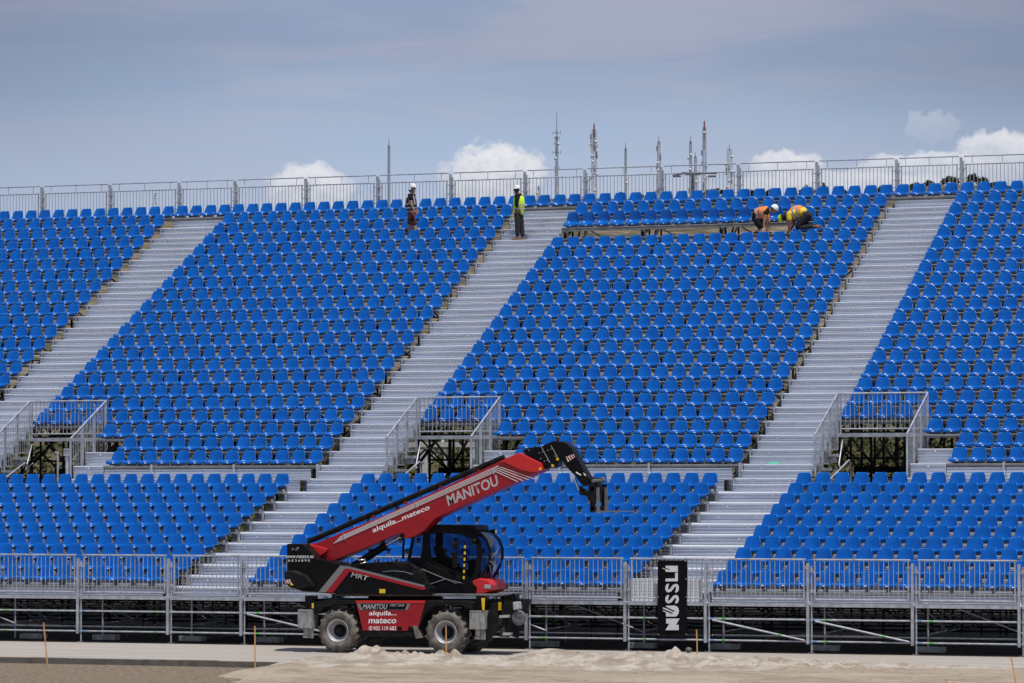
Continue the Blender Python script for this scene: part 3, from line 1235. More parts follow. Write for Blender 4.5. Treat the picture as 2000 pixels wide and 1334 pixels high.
FRONT_LAB = ['grey barred front railing panel cut by the left edge of the photo',
             'grey barred front railing panel, first whole one from the left edge',
             'narrow grey front railing panel before the left stairs',
             'grey front railing panel whose right end passes behind the black counterweight',
             'grey front railing panel mostly hidden behind the rear of the telehandler',
             'grey front railing panel mostly hidden behind the telehandler cab',
             'grey barred front railing panel second left of the black banner, right of the cab',
             'narrow grey front railing panel behind the black hanging banner',
             'grey barred front railing panel first right of the black banner',
             'grey barred front railing panel second right of the black banner',
             'grey barred front railing panel third right of the black banner',
             'grey barred front railing panel cut by the right edge of the photo']
FR = [(a, b) for a, b in zip(front_posts, front_posts[1:])]
for i, (a, b) in enumerate(FR):
    if b > 36.5:
        continue
    r = empty('railing_panel', ((a + b) / 2, YF, WALK_Z), FRONT_LAB[min(i, 11)], 'railing', 'front railing panels')
    panel_parts(r, a + .10, b - .09, YF - .01, 2.354, 1.35, M['galv'])
bb = [b for b in BAYS if -12 < b < 29]
bi = 0
WORDS = NTH
for a, b in zip(bb, bb[1:]):
    pa = proj((a, YB, zU(22) + .8))[0]
    pb = proj((b, YB, zU(22) + .8))[0]
    if pb < 0 or pa > 2000:
        continue
    r = empty('railing_panel', ((a + b) / 2, YB, dUz(22)),
              'tall barred railing panel with raised handrail behind the top row, %s from the left' % WORDS[bi], 'railing', 'rear railing panels')
    bi += 1
    panel_parts(r, a + .11, b - .10, YB, zU(22) + .60, dUz(22) + .05, M['galv'], .128, zU(22) + .865, .02)

for k, wh in ((0, 'left'), (1, 'mid'), (2, 'right')):
    lab = {0: 'grey stepped railing round the leftmost stand entrance',
           1: 'grey stepped railing round the middle stand entrance above the red boom',
           2: 'grey stepped railing round the rightmost stand entrance'}[k]
    xl, xr = bx0(k) + .03, bx0(k) + 5 * P - .03
    yb, zt = 11.5, 6.87
    ya, za = 9.12, 5.66
    R = empty('entrance_railing', ((xl + xr) / 2, yb, 4.1), lab, 'railing', 'railings round the stand entrances')
    # panel over the opening
    mb = MB()
    mb.tube([(xl, yb, zt), (xr, yb, zt)], .028, 10)
    mb.tube([(xl + .1, yb, 5.86), (xr, yb, 5.86)], .024, 8)
    mb.box(xl + .06, xl + .11, yb - .02, yb + .02, 5.7, zt - .03)
    mb.box(xr - .05, xr - .01, yb - .02, yb + .02, 5.7, zt - .03)
    nb = 19
    for i in range(1, nb):
        xx = xl + .1 + (xr - xl - .1) * i / nb
        mb.tube([(xx, yb, 5.86), (xx, yb, zt)], .011, 6, False)
    mb.build('crossing_panel', M['galv'], R)
    mb = MB()
    mb.box(xl - .02, xr + .02, yb - .03, yb + .05, 5.63, 5.74)
    mb.box(xl + .0, xr, yb + .06, dUy(4) + .1, 5.64, 5.70)
    mb.build('lintel_beam', M['galv'], R)
    for xx in (xl, xr):
        mb = MB()
        mb.tube([(xx, yb, zt), (xx, ya, za)], .028, 10)
        mb.tube([(xx, ya, za - .02), (xx, ya, 4.50)], .024, 8)
        mb.tube([(xx, yb, zt - .02), (xx, yb, dUz(2) + .2)], .026, 8)
        lowz = [(yb, yb - .80, 5.27), (yb - .80, yb - 1.58, 4.86), (yb - 1.58, ya, 4.47)]
        for (y1, y0, zb) in lowz:
            for yy in (y1 - .02, y0 + .03):
                tz = za + (zt - za) * (yy - ya) / (yb - ya)
                mb.bar((xx, yy, zb), (xx, yy, tz - .03), .035)
            mb.bar((xx, y0 + .03, zb), (xx, y1 - .02, zb), .03)
            n = 7
            for i in range(1, n):
                yy = y0 + (y1 - y0) * i / n
                tz = za + (zt - za) * (yy - ya) / (yb - ya)
                mb.tube([(xx, yy, zb), (xx, yy, tz)], .0085, 6, False)
        mb.build('side_panel', M['galv'], R)
    # tread ends under the side panels, and the little handrail inside the entrance
    mb = MB()
    for i, (yy, zz) in enumerate(((yb - .75, 5.2), (yb - 1.53, 4.80))):
        mb.box(xl + .02, xl + .14, yy - .3, yy + .45, zz - .14, zz - .06)
        mb.box(xl + .02, xl + .10, yy - .25, yy + .4, zz - .30, zz - .15)
    mb.build('side_bracket', M['galv'], R)
    mb = MB()
    hx = xl + .75
    mb.tube([(hx - .35, 8.3, 4.15), (hx + .1, 9.6, 4.95), (hx + .1, 9.75, 4.9), (hx + .1, 9.8, 4.2)], .026, 8)
    mb.tube([(xl + .2, 11.3, 5.55), (xl + .17, 11.0, 4.85), (xl + .3, 10.7, 4.72), (xl + .6, 10.6, 4.95)], .024, 8)
    mb.build('handrail', M['galv'], R)
    # dark crossbeams seen through the opening
    mb = MB()
    mb.box(xl, xr, 13.2, 13.3, 4.62, 4.80)
    mb.box(xl, xr, 12.4, 12.46, 5.0, 5.06)
    for f0, f1 in ((.05, .55), (.45, .02), (.35, .8), (.95, .5), (.62, .98)):
        mb.bar((xl + (xr - xl) * f0, 12.6, 5.6), (xl + (xr - xl) * f1, 12.7, 3.9), .06)
    for f in (.22, .5, .62, .84):
        mb.bar((xl + (xr - xl) * f, 13.0, 5.9), (xl + (xr - xl) * f, 13.0, 3.4), .06)
    mb.build('under_truss', M['dark'], R)


# ------------------------------------------------------------------ lettering
def text_part(name, s, bl, br, tl, Y, m, parent, bold=0.0, space=1.0, proud=0.004):
    """text whose box is the parallelogram bl (bottom left), br (bottom right), tl (top left), on the plane y = Y"""
    cu = bpy.data.curves.new(name, 'FONT')
    cu.body = s
    cu.size = 1.0
    cu.offset = bold
    cu.space_character = space
    cu.resolution_u = 3
    tmp = bpy.data.objects.new(name, cu)
    COL.objects.link(tmp)
    dg = bpy.context.evaluated_depsgraph_get()
    dg.update()
    me = bpy.data.meshes.new_from_object(tmp.evaluated_get(dg))
    bpy.data.objects.remove(tmp)
    bpy.data.curves.remove(cu)
    xs = [v.co.x for v in me.vertices]
    ys = [v.co.y for v in me.vertices]
    x0, x1, y0, y1 = min(xs), max(xs), min(ys), max(ys)
    A, B, C = (at(p[0], p[1], Y) for p in (bl, br, tl))
    for v in me.vertices:
        a, b = (v.co.x - x0) / (x1 - x0), (v.co.y - y0) / (y1 - y0)
        q = A + (B - A) * a + (C - A) * b
        v.co = (q.x, Y - proud, q.z)
    me.materials.append(m)
    me.update()
    o = bpy.data.objects.new(name, me)
    COL.objects.link(o)
    o.parent = parent
    if parent.type == 'EMPTY':
        o.matrix_parent_inverse = Matrix.Translation(-Vector(parent.location))
    return o


def pp(pts, Y0, Y1, name, m, parent, bevel=0.0, Yp=None):
    """part: photo outline read on plane Yp (default the near face), extruded from Y0 to Y1"""
    mb = MB()
    mb.prism(px_poly(pts, Y0 if Yp is None else Yp), Y0, Y1)
    return mb.build(name, m, parent, bevel)


# ------------------------------------------------------------------ banner on the front railing
YBN = YF - 0.10
bc = at(1312, 1167, YBN)
BN = empty('hanging_banner', (bc.x, YBN, .35), 'black vertical banner with white NÜSSLI lettering tied to the front railing', 'banner')
mb = MB()
c0, c1 = at(1283.5, 1094, YBN), at(1341.5, 1241, YBN)
nx, nz = 10, 22
mb.smooth = True
vs = []
for j in range(nz + 1):
    for i in range(nx + 1):
        a, b = i / nx, j / nz
        vs.append((c0.x + (c1.x - c0.x) * a + .012 * b, YBN + .006 * math.sin(a * 6 + b * 3) + .004 * math.sin(b * 9), c1.z + (c0.z - c1.z) * b))
fs = [(j * (nx + 1) + i, j * (nx + 1) + i + 1, (j + 1) * (nx + 1) + i + 1, (j + 1) * (nx + 1) + i) for j in range(nz) for i in range(nx)]
mb.add(vs, fs)
mb.add([(x, y + .006, z) for x, y, z in vs], [f[::-1] for f in fs])
mb.build('cloth', M['banner'], BN)
mb = MB()
for px_, py_ in ((1285, 1096), (1339, 1096), (1285, 1131), (1340, 1131), (1285.5, 1166), (1340.5, 1166), (1286, 1239), (1340.5, 1239)):
    p = at(px_, py_, YBN)
    mb.ball((p.x, YBN - .014, p.z), .014, .006, .014, 8, 4)
mb.build('eyelets', M['silver'], BN)
mb = MB()
for px_, ya_, yb_ in ((1283.5, 1088, 1096), (1339.5, 1088, 1096), (1285.5, 1239, 1262), (1340.5, 1239, 1258)):
    a, b = at(px_, ya_, YBN), at(px_, yb_, YBN)
    mb.tube([a, b], .006, 5)
mb.build('ties', M['black'], BN)


def banner_pt(zx, zy):
    p = at(1220 + zx / 6.065, 1070 + zy / 6.065, YBN)
    return (p.x, p.z)


def s_stroke(cx0, cx1, y0, y1):
    """fat S lying on its back: a stroke along two arcs (in the banner's own pixels)"""
    w = (cx1 - cx0)
    h = (y1 - y0)
    mid = []
    n = 12
    r = h * 0.27
    t = h * 0.255
    # first hook (left) opens downwards, second (right) upwards
    lx, rx = cx0 + w * .33, cx0 + w * .67
    cy = (y0 + y1) / 2
    path = []
    for i in range(n + 1):
        a = math.radians(-60 + 240 * i / n)
        path.append((lx - math.sin(a) * 0 + (w * .33 - t * .5) * -math.sin(math.radians(0)) + -(w * .30 - t * .45) * math.sin(a),
                     cy + (h * .5 - t * .5) * math.cos(a) * -1))
    return path, t


letters = []
# N
def zz(pts):
    return [((1283 + x / 12.8 - 1220) * 6.065, (1170 + y / 12.8 - 1070) * 6.065) for x, y in pts]


letters.append(zz([(218, 778), (550, 778), (550, 645), (482, 645), (575, 487), (232, 487), (238, 615), (315, 612)]))
# L
letters.append([(486, 398), (632, 396), (632, 292), (600, 296), (600, 362), (486, 364)])
# I
letters.append([(487, 284), (632, 286), (632, 212), (487, 212), (487, 236), (540, 256), (537, 266), (487, 250)])
letters.append([(448, 236), (487, 250), (487, 258), (452, 246)])
# U with its two dots drawn as slashes running into the bowl
letters.append(zz([(232, 165), (450, 162), (505, 185), (542, 232), (556, 295), (545, 360), (512, 412), (470, 438), (232, 438)]))
letters.append(zz([(155, 205), (231, 236), (231, 334), (155, 304)]))
slits = [zz([(155, 240), (155, 272), (392, 372), (402, 344)]), zz([(226, 188), (226, 220), (436, 322), (446, 294)])]


def arc(cx, cy, rx, ry, a0, a1, n=9):
    return [(cx + rx * math.cos(math.radians(a0 + (a1 - a0) * i / n)), cy + ry * math.sin(math.radians(a0 + (a1 - a0) * i / n))) for i in range(n + 1)]


def letter_S(y0, y1):
    """S rotated a quarter turn: left lobe and right lobe joined by a diagonal"""
    h = y1 - y0
    cy = (y0 + y1) / 2
    o = []
    # lobe at the left (top of the letter): ring open on its lower right
    A = arc(530, cy + h * .06, 46, h * .44, 40, 290, 12)
    Ai = arc(536, cy + h * .06, 16, h * .15, 290, 60, 8)
    B = arc(598, cy - h * .06, 46, h * .44, -140, 110, 12)
    Bi = arc(592, cy - h * .06, 16, h * .15, 110, -120, 8)
    return [A + Ai, B + Bi]


mb = MB()
for L_ in letters:
    mb.prism([banner_pt(*q) for q in L_], YBN - .016, YBN - .012)
for y0, y1 in ((552, 665), (418, 535)):
    h = y1 - y0
    cy = (y0 + y1) / 2
    # centre line of the fat S, then a ribbon of constant width round it
    cl = arc(524, cy + h * .02, 22, h * .30, 60, 270, 12)[0:] + arc(606, cy - h * .02, 22, h * .30, 90, -120, 12)[:0]
    left = arc(520, cy, 20, h * .31, 75, 262, 12)
    right = arc(608, cy, 20, h * .31, 82, -105, 12)
    path = left + [(545, cy - h * .22), (565, cy), (585, cy + h * .22)] + right
    t = 33
    lo, hi = [], []
    for i, q in enumerate(path):
        qa = path[max(0, i - 1)]
        qb = path[min(len(path) - 1, i + 1)]
        dx, dy = qb[0] - qa[0], qb[1] - qa[1]
        ll = math.hypot(dx, dy) or 1
        nx_, ny_ = -dy / ll, dx / ll
        lo.append((q[0] - nx_ * t / 2, q[1] - ny_ * t / 2))
        hi.append((q[0] + nx_ * t / 2, q[1] + ny_ * t / 2))
    for i in range(len(path) - 1):
        mir = lambda q_: (q_[0], 2 * cy - q_[1])
        quad = [banner_pt(*mir(q_)) for q_ in (hi[i], hi[i + 1], lo[i + 1], lo[i])] or [banner_pt(*lo[i]), banner_pt(*lo[i + 1]), banner_pt(*hi[i + 1]), banner_pt(*hi[i])]
        dz = .00003 * i
        mb.add([(x, YBN - .0135 - dz, z) for x, z in quad], [(0, 1, 2, 3)])
for L_ in slits:
    mb.cur = 1
    mb.prism([banner_pt(*q) for q in L_], YBN - .019, YBN - .0165)
mb.build('lettering', [M['bannertext'], M['banner']], BN)

# stack of white boards on the walkway behind the railing
BX0, BX1 = at(1231, 1150, YF + .25).x, at(1374, 1150, YF + .25).x
BS = empty('board_stack', ((BX0 + BX1) / 2, YF + .2, WALK_Z), 'stack of white boards on the walkway behind the railing with the banner', 'boards')
for i in range(7):
    mb = MB()
    z = WALK_Z + .004 + i * .083
    o = random.uniform(-.015, .015)
    mb.box(BX0 + .02 + o, BX1 - .02 + o, YF + .06, YF + .27, z, z + .077)
    mb.build('board', M['board'], BS, .006)

# footing blocks below the scaffold
pads = [(40, 1250), (210, 1250), (386, 1252), (528, 1255), (1077, 1262), (1266, 1265), (1424, 1268), (1618, 1271), (1820, 1275)]
PADLAB = ['grey footing block under the scaffold near the left photo edge', 'grey footing block under the scaffold right of the leaning stake',
          'grey footing block under the scaffold below the left stairs', 'grey footing block under the scaffold just left of the telehandler',
          'grey footing block under the scaffold just right of the telehandler', 'grey footing block under the scaffold left of the banner foot',
          'grey footing block under the scaffold right of the banner and stake', 'grey footing block under the scaffold two bays right of the banner',
          'grey footing block under the scaffold nearest the right photo edge']
for (px_, py_), lab in zip(pads, PADLAB):
    p = atz(px_, py_, 0)
    mb = MB()
    mb.box(p.x - .38, p.x + .12, .52, .80, .006, .15)
    mb.box(p.x + .125, p.x + .33, .50, .82, .006, .142)
    tag(mb.build('footing_block', M['concrete'], None, .012), lab, 'block', 'footing blocks under the scaffold')

# marking stakes
for (xa, ya, xb, yb), lab in zip(
        ((84.5, 1218, 94, 1294), (497, 1225, 498.5, 1303), (870.5, 1225, 872, 1297), (1360, 1232, 1363, 1297), (1975, 1285, 1990, 1345), (1847, 1327, 1850, 1350)),
        ('faded orange stake leaning beside the kerb at the far left', 'thin orange stake standing at the kerb left of the telehandler',
         'orange stake standing in front of the telehandler front wheel', 'orange stake in the sand right of the black banner',
         'orange stake leaning in tan sand at the right photo edge', 'orange stake tip at the bottom edge of the photo')):
    b = atz(xb, yb, 0)
    Y = b.y
    t = at(xa, ya, Y)
    mb = MB()
    e = empty('marking_stake', (b.x, Y, 0), lab, 'stake', 'orange marking stakes')
    mb.bar((b.x, Y, -.25), (t.x, Y + .02, t.z), .026, .022)
    s_o = mb.build('shaft', M['orange'], e, .004)
    mb = MB()
    tt = Vector((t.x, Y + .02, t.z))
    d = (tt - Vector((b.x, Y, 0))).normalized()
    mb.bar(tt + d * .002, tt + d * .022, .032, .028)
    mb.build('cap', M['orange'], e, .004)

# stone and green plastic
p = atz(1345, 1275, 0)
mb = MB()
mb.ball((p.x, p.y, .07), .085, .07, .075, 9, 6)
for i, q in enumerate(mb.v):
    f = 1 + .25 * mnoise.noise((q[0] * 9, q[1] * 9, q[2] * 9))
    mb.v[i] = (p.x + (q[0] - p.x) * f, p.y + (q[1] - p.y) * f, .07 + (q[2] - .07) * f)
tag(mb.build('stone', M['kerb']), 'pale stone on the ground below the black banner', 'stone')
p = at(1515.5, 873, dUy(2) - .1)
mb = MB()
n = 16
vs, fs = [], []
for j in range(5):
    for i in range(n + 1):
        vs.append((p.x - .16 + .32 * i / n, dUy(2) - .32 + .05 * j, dUz(1) + .01 + .07 * max(0, math.sin(j * 1.1) * (0.6 + .5 * math.sin(i * 1.9 + j)))))
for j in range(4):
    for i in range(n):
        fs.append((j * (n + 1) + i, j * (n + 1) + i + 1, (j + 1) * (n + 1) + i + 1, (j + 1) * (n + 1) + i))
mb.smooth = True
mb.add(vs, fs)
o = mb.build('plastic_sheet', M['plasticgreen'])
sm = o.modifiers.new('thickness', 'SOLIDIFY')
sm.thickness = .004
tag(o, 'crumpled green plastic lying on the stairs above the black banner', 'plastic sheet')

# two small steel stands at the left entrance
for (x0_, y0_, y1_, w_, lab, hd) in ((131, 876, 925, 9, 'small steel post stand with open square head by the leftmost entrance', 1),
                                    (113, 885, 925, 5, 'thin steel tube with clamp on top by the leftmost entrance', 0)):
    Y = 9.0
    a, b = at(x0_, y0_, Y), at(x0_, y1_, Y)
    e = empty('steel_stand', (a.x, Y, b.z), lab, 'stand')
    mb = MB()
    mb.tube([(a.x, Y, 4.0), (a.x, Y, a.z)], .05 if hd else .03, 10)
    mb.build('post', M['galv'], e)
    mb = MB()
    if hd:
        mb.box(a.x - .09, a.x + .09, Y - .05, Y + .05, a.z - .04, a.z)
        mb.box(a.x - .09, a.x - .06, Y - .05, Y + .05, a.z - .18, a.z - .04)
        mb.box(a.x + .06, a.x + .09, Y - .05, Y + .05, a.z - .18, a.z - .04)
        mb.box(a.x - .09, a.x + .09, Y - .06, Y + .06, a.z - .22, a.z - .18)
    else:
        mb.tube([(a.x - .10, Y, a.z + .02), (a.x + .04, Y, a.z + .0)], .03, 8)
        mb.tube([(a.x - .07, Y, a.z), (a.x + .03, Y, a.z - .15)], .02, 8)
    mb.build('head', M['galv'], e)

# white steel frame standing behind the middle entrance
WF = empty('white_frame', (14, 33, 0), 'white steel frame seen through the middle entrance of the stand', 'frame')
Y = 33.0
a, b = at(790, 864, Y), at(935, 868, Y)
mb = MB()
mb.box(a.x, b.x, Y, Y + .25, b.z - .09, b.z + .09)
mb.build('beam', M['whitesteel'], WF)
for x_, w_ in ((826, 13), (868, 3), (925, 5)):
    p = at(x_, 880, Y)
    ww = w_ / 55.0
    mb = MB()
    mb.box(p.x - ww / 2, p.x + ww / 2, Y + .02, Y + .2, 0, b.z - .14)
    mb.build('upright', M['whitesteel'], WF)
for (xa, ya, xb, yb) in ((866, 860, 838, 905), (856, 884, 842, 902), (826, 905, 836, 940)):
    mb = MB()
    mb.bar(at(xa, ya, Y + .1), at(xb, yb, Y + .1), .07)
    mb.build('brace', M['whitesteel'], WF)

# ------------------------------------------------------------------ telehandler
YN, YFAR = -4.72, -2.70            # outer faces of the near and far wheels
TH = empty('telehandler', (18.5, -3.7, 0), 'red and black rotating telehandler parked with its boom raised in front of the stand', 'telehandler')


def wheel(px_c, py_c, Yn, flip=False, nm='wheel'):
    c = at(px_c, py_c, Yn)
    R = 0.555
    c.z = R
    wdt = .48
    yy = [Yn, Yn + wdt]
    mb = MB()
    mb.smooth = True
    rim_r = .285
    prof = [(rim_r, Yn + .07), (rim_r + .02, Yn + .03), (rim_r + .07, Yn + .01), (R * .82, Yn + .0), (R * .90, Yn + .03), (R - .05, Yn + .08),
            (R - .035, Yn + .16), (R - .035, Yn + wdt - .16), (R - .05, Yn + wdt - .08), (R * .90, Yn + wdt - .03), (R * .82, Yn + wdt), (rim_r, Yn + wdt - .04)]
    mb.disc_lathe(c.x, c.z, prof, 48)
    mb.smooth = False
    # chevron lugs
    nl = 17
    for side in (0, 1):
        for i in range(nl):
            a0 = 2 * math.pi * (i + .5 * side) / nl
            pts = []
            for tt, (rad, yf) in enumerate(((R * .86, .03), (R * .955, .06), (R - .012, .15), (R - .006, .30))):
                a = a0 + (.0, .04, .13, .30)[tt] * (1 if side == 0 else 1)
                yv = Yn + yf if side == 0 else Yn + wdt - yf
                pts.append((a, rad, yv))
            vs_, fs_ = [], []
            for (a, rad, yv) in pts:
                for da in (-.055, .055):
                    for dr in (-.05, .02):
                        vs_.append((c.x + (rad + dr) * math.cos(a + da), yv, c.z + (rad + dr) * math.sin(a + da)))
            for q in range(len(pts) - 1):
                o = q * 4
                fs_ += [(o + 1, o + 3, o + 7, o + 5), (o, o + 1, o + 5, o + 4), (o + 2, o + 6, o + 7, o + 3)]
            fs_ += [(0, 2, 3, 1), (len(vs_) - 4, len(vs_) - 3, len(vs_) - 1, len(vs_) - 2)]
            mb.add(vs_, fs_)
    w = mb.build(nm, M['tyre'], TH)
    mb = MB()
    mb.smooth = True
    mb.disc_lathe(c.x, c.z, [(rim_r + .012, Yn + .03), (rim_r - .005, Yn + .02), (rim_r - .02, Yn + .05), (.225, Yn + .13), (.20, Yn + .19), (.0, Yn + .19)], 40)
    mb.build('rim', M['rim'], w)
    mb = MB()
    mb.smooth = True
    mb.disc_lathe(c.x, c.z, [(.16, Yn + .185), (.155, Yn + .15), (.11, Yn + .14), (.10, Yn + .09), (.0, Yn + .085)], 28)
    mb.smooth = False
    for i in range(10):
        a = 2 * math.pi * i / 10
        mb.ball((c.x + .135 * math.cos(a), Yn + .14, c.z + .135 * math.sin(a)), .018, .02, .018, 6, 4)
    mb.build('hub', M['blackmatt'], w)
    return c


wr = wheel(658.5, 1233, YN)
wf = wheel(869.5, 1234, YN)
for c in (wr, wf):
    pcs = proj((c.x, YFAR - .48, c.z))
    wheel(pcs[0], pcs[1], YFAR - .48)
# axles and chassis
for c in (wr, wf):
    mb = MB()
    mb.tube([(c.x, YN + .2, c.z), (c.x, YFAR - .2, c.z)], .11, 12)
    mb.box(c.x - .2, c.x + .2, YN + .75, YFAR - .65, c.z - .2, c.z + .25)
    mb.build('axle', M['blackmatt'], TH)
pp([(610, 1170), (1003, 1172), (1003, 1181), (960, 1200), (945, 1230), (905, 1180), (835, 1182), (812, 1243), (710, 1243), (690, 1182), (640, 1182), (612, 1195)],
   YN + .35, YFAR - .35, 'chassis', M['black'], TH, .01)
pp([(612, 1176), (640, 1171.5), (694, 1173), (694, 1180), (650, 1181), (634, 1186), (622, 1198), (612, 1200)], YN + .02, YN + .5, 'mudguard', M['blackmatt'], TH, .01)
pp([(831, 1173), (905, 1174), (928, 1177), (928, 1192), (905, 1184), (875, 1182), (846, 1184), (831, 1197), (816, 1232), (822, 1205)], YN + .02, YN + .5, 'mudguard',
   M['blackmatt'], TH, .01)
pp([(705, 1232.5), (815, 1232.5), (812, 1244), (708, 1244)], YN + .04, YN + .7, 'side_step', M['blackmatt'], TH, .01)
for pts in (((806, 1222), (815, 1222), (822, 1246), (812, 1247)),):
    pp(pts, YN + .02, YN + .3, 'mud_flap', M['tyre'], TH)
YP = YN + .03
pp([(694, 1173), (831, 1173), (829, 1184), (815, 1232), (708, 1232), (702, 1205)], YP, YN + .45, 'side_panel', M['red'], TH, .012)
pp([(694.5, 1173), (830.5, 1173), (830, 1177.5), (695.5, 1177.5)], YP - .012, YP - .001, 'panel_trim', M['redbright'], TH)
pp([(697, 1178.5), (801, 1178.5), (796, 1191.5), (703, 1191.5)], YP - .006, YP - .001, 'name_plate', M['grey'], TH)
pp([(704, 1179.5), (795, 1179.5), (791, 1190.5), (708, 1190.5)], YP - .010, YP - .006, 'name_plate', M['black'], TH)
text_part('lettering', 'MANITOU', (708.5, 1189.5), (755, 1189.5), (710.5, 1180), YP - .010, M['silver'], TH, .016)
text_part('lettering', 'MRT 2545', (762, 1184.5), (789, 1184.5), (763, 1180.3), YP - .010, M['silver'], TH, .008)
text_part('lettering', 'alquila...', (720, 1204.5), (774, 1204.5), (722, 1193), YP, M['white'], TH, .018)
text_part('lettering', 'mateco', (719.5, 1217.5), (773.5, 1217.5), (721, 1207.5), YP, M['white'], TH, .018)
text_part('lettering', '902 119 682', (729.5, 1231), (774, 1231), (729.5, 1223.2), YP, M['white'], TH, .008)
c = at(724, 1227, YP)
mb = MB()
mb.smooth = True
mb.disc_lathe(c.x, c.z, [(.052, YP - .006), (.040, YP - .006)], 24)
mb.smooth = False
mb.bar((c.x - .012, YP - .006, c.z - .026), (c.x + .006, YP - .006, c.z + .026), .006, .014)
mb.box(c.x - .012, c.x + .020, YP - .0075, YP - .005, c.z + .018, c.z + .030)
mb.box(c.x - .018, c.x + .014, YP - .0075, YP - .005, c.z - .030, c.z - .018)
mb.build('phone_symbol', M['white'], TH)
pp([(776, 1224), (785, 1224), (785, 1231), (776, 1231)], YP - .006, YP - .001, 'latch', M['black'], TH)
pp([(797, 1224), (809, 1224), (807, 1232), (797, 1232)], YP - .006, YP - .001, 'vent', M['black'], TH)

# stabilisers
for (x0_, x1_, y0_, y1_, cx0, cx1) in ((581.5, 610, 1191, 1226.5, 593.5, 610), (917, 946.5, 1193, 1229, 928, 945)):
    for side in (0, 1):
        Ya, Yb_ = (YN - .05, YN + .35) if side == 0 else (YFAR - .35, YFAR + .05)
        st = None
        A, B = at(x0_, y1_, YN - .05), at(x1_, y0_, YN - .05)
        mb = MB()
        mb.box(A.x, B.x, Ya, Yb_, A.z, B.z)
        mb.box(A.x + .01, B.x - .01, Ya - .008, Ya, B.z - .03, B.z - .004)
        st = mb.build('stabiliser', M['worn'], TH, .012)
        A2, B2 = at(cx0, 1192, YN - .05), at(cx1, 1164, YN - .05)
        mb = MB()
        mb.box(A2.x, B2.x, Ya + .06, Yb_ - .04, B.z + .001, B2.z)
        mb.build('leg', M['black'], st, .008)
        mb = MB()
        xm = A.x + (B.x - A.x) * .45
        mb.tube([(xm, Ya + .16, A.z - .001), (xm, Ya + .16, A.z - .20)], .085, 14)
        mb.tube([(xm, Ya + .16, A.z - .20), (xm, Ya + .16, A.z - .25)], .11, 14)
        mb.box(xm + .09, xm + .20, Ya + .10, Ya + .13, A.z - .26, A.z - .01)
        mb.build('foot', M['worn'], st)
# front attachment brackets
YBk = YN + .12
pp([(958, 1178), (970, 1176), (972, 1232), (955, 1249), (941, 1251.5), (948, 1216)], YBk, YBk + .08, 'bracket_plate', M['blackmatt'], TH, .01)
pp([(985, 1172), (1000, 1171), (1014, 1240), (1011, 1246), (990, 1241), (978, 1198)], YBk + .1, YBk + .18, 'bracket_plate', M['blackmatt'], TH, .01)
pp([(950, 1172), (1006, 1171), (1004, 1200), (975, 1206), (950, 1200)], YBk + .25, YFAR - .6, 'front_box', M['blackmatt'], TH, .012)
pp([(973, 1176), (979, 1176), (979, 1192), (973, 1192)], YBk + .22, YBk + .25, 'warning_plate', M['yellow'], TH)
pp([(983, 1163), (1006, 1160), (1008, 1172), (984, 1174)], YBk + .2, YBk + .5, 'valve_block', M['black'], TH, .02)
pp([(975, 1202), (993, 1201), (993, 1206), (975, 1207)], YBk - .05, YBk + .3, 'step_plate', M['rim'], TH)
pp([(982, 1236), (998, 1236), (997, 1241), (982, 1240)], YBk - .05, YBk + .3, 'step_plate', M['rim'], TH)
pp([(1001, 1176), (1010, 1175), (1012, 1190), (1002, 1192)], YBk, YBk + .3, 'front_lamp', M['rim'], TH, .02)
c = at(1012, 1207, YBk)
mb = MB()
mb.smooth = True
mb.disc_lathe(c.x, c.z, [(.19, YBk + .06), (.18, YBk + .03), (.03, YBk + .10), (0, YBk + .10)], 28)
o_ = mb.build('round_mirror', M['galv_dull'], TH)
mb = MB()
for q in ((962, 1176), (968, 1174), (990, 1172), (996, 1170)):
    a = at(q[0], q[1] + 2, YBk)
    mb.tube([(a.x, YBk + .1, a.z), (a.x - .03, YBk + .1, a.z + .12), (a.x + .08, YBk + .1, a.z + .16), (a.x + .12, YBk + .1, a.z + .02)], .018, 8)
for q in ((631, 1172), (648, 1172)):
    a = at(q[0], q[1], YN + .1)
    mb.tube([(a.x, YN + .1, a.z), (a.x, YN + .1, a.z + .07), (a.x + .10, YN + .1, a.z + .09), (a.x + .13, YN + .1, a.z + .0)], .012, 8)
mb.build('hoses', M['black'], TH)
for (x0_, x1_) in ((609, 612),):
    pp([(609, 1178), (612.5, 1178), (612.5, 1188), (609, 1188)], YN - .06, YN - .05, 'reflector', M['yellow'], TH)
pp([(940, 1168), (947, 1168), (946, 1192), (942, 1192)], YN - .07, YN - .06, 'reflector', M['yellow'], TH)

# slewing ring and turret
pp([(655, 1159), (980, 1161), (980, 1164.5), (655, 1164.5)], YN + .35, YFAR - .3, 'deck_plate', M['galv_dull'], TH, .006)
pp([(722, 1158), (835, 1158), (840, 1172), (716, 1172)], YN + .6, YFAR - .5, 'slew_ring', M['blackmatt'], TH, .02)
YT = YN + .12      # near face of the turret
pp([(560, 1062), (590.5, 1062), (609, 1080.7), (619, 1092), (653, 1098), (667, 1104), (830, 1144), (839, 1149), (839, 1161.5), (640, 1159.5), (618, 1156.5),
    (590, 1155), (575, 1150), (560, 1120)], YT, YT + .5, 'turret_cover', M['black'], TH, .02)
pp([(560, 1066), (588, 1066), (612, 1090), (650, 1104), (650, 1156), (590, 1154), (562, 1146)], YT + .52, YFAR - .2, 'counterweight', M['black'], TH, .03)
pp([(560, 1062), (590.5, 1062), (609, 1080.7), (619, 1092), (650, 1100), (650, 1156), (590, 1154), (560, 1130)], YFAR - .62, YFAR - .18, 'turret_side', M['black'], TH, .02,
   Yp=YT + .6)
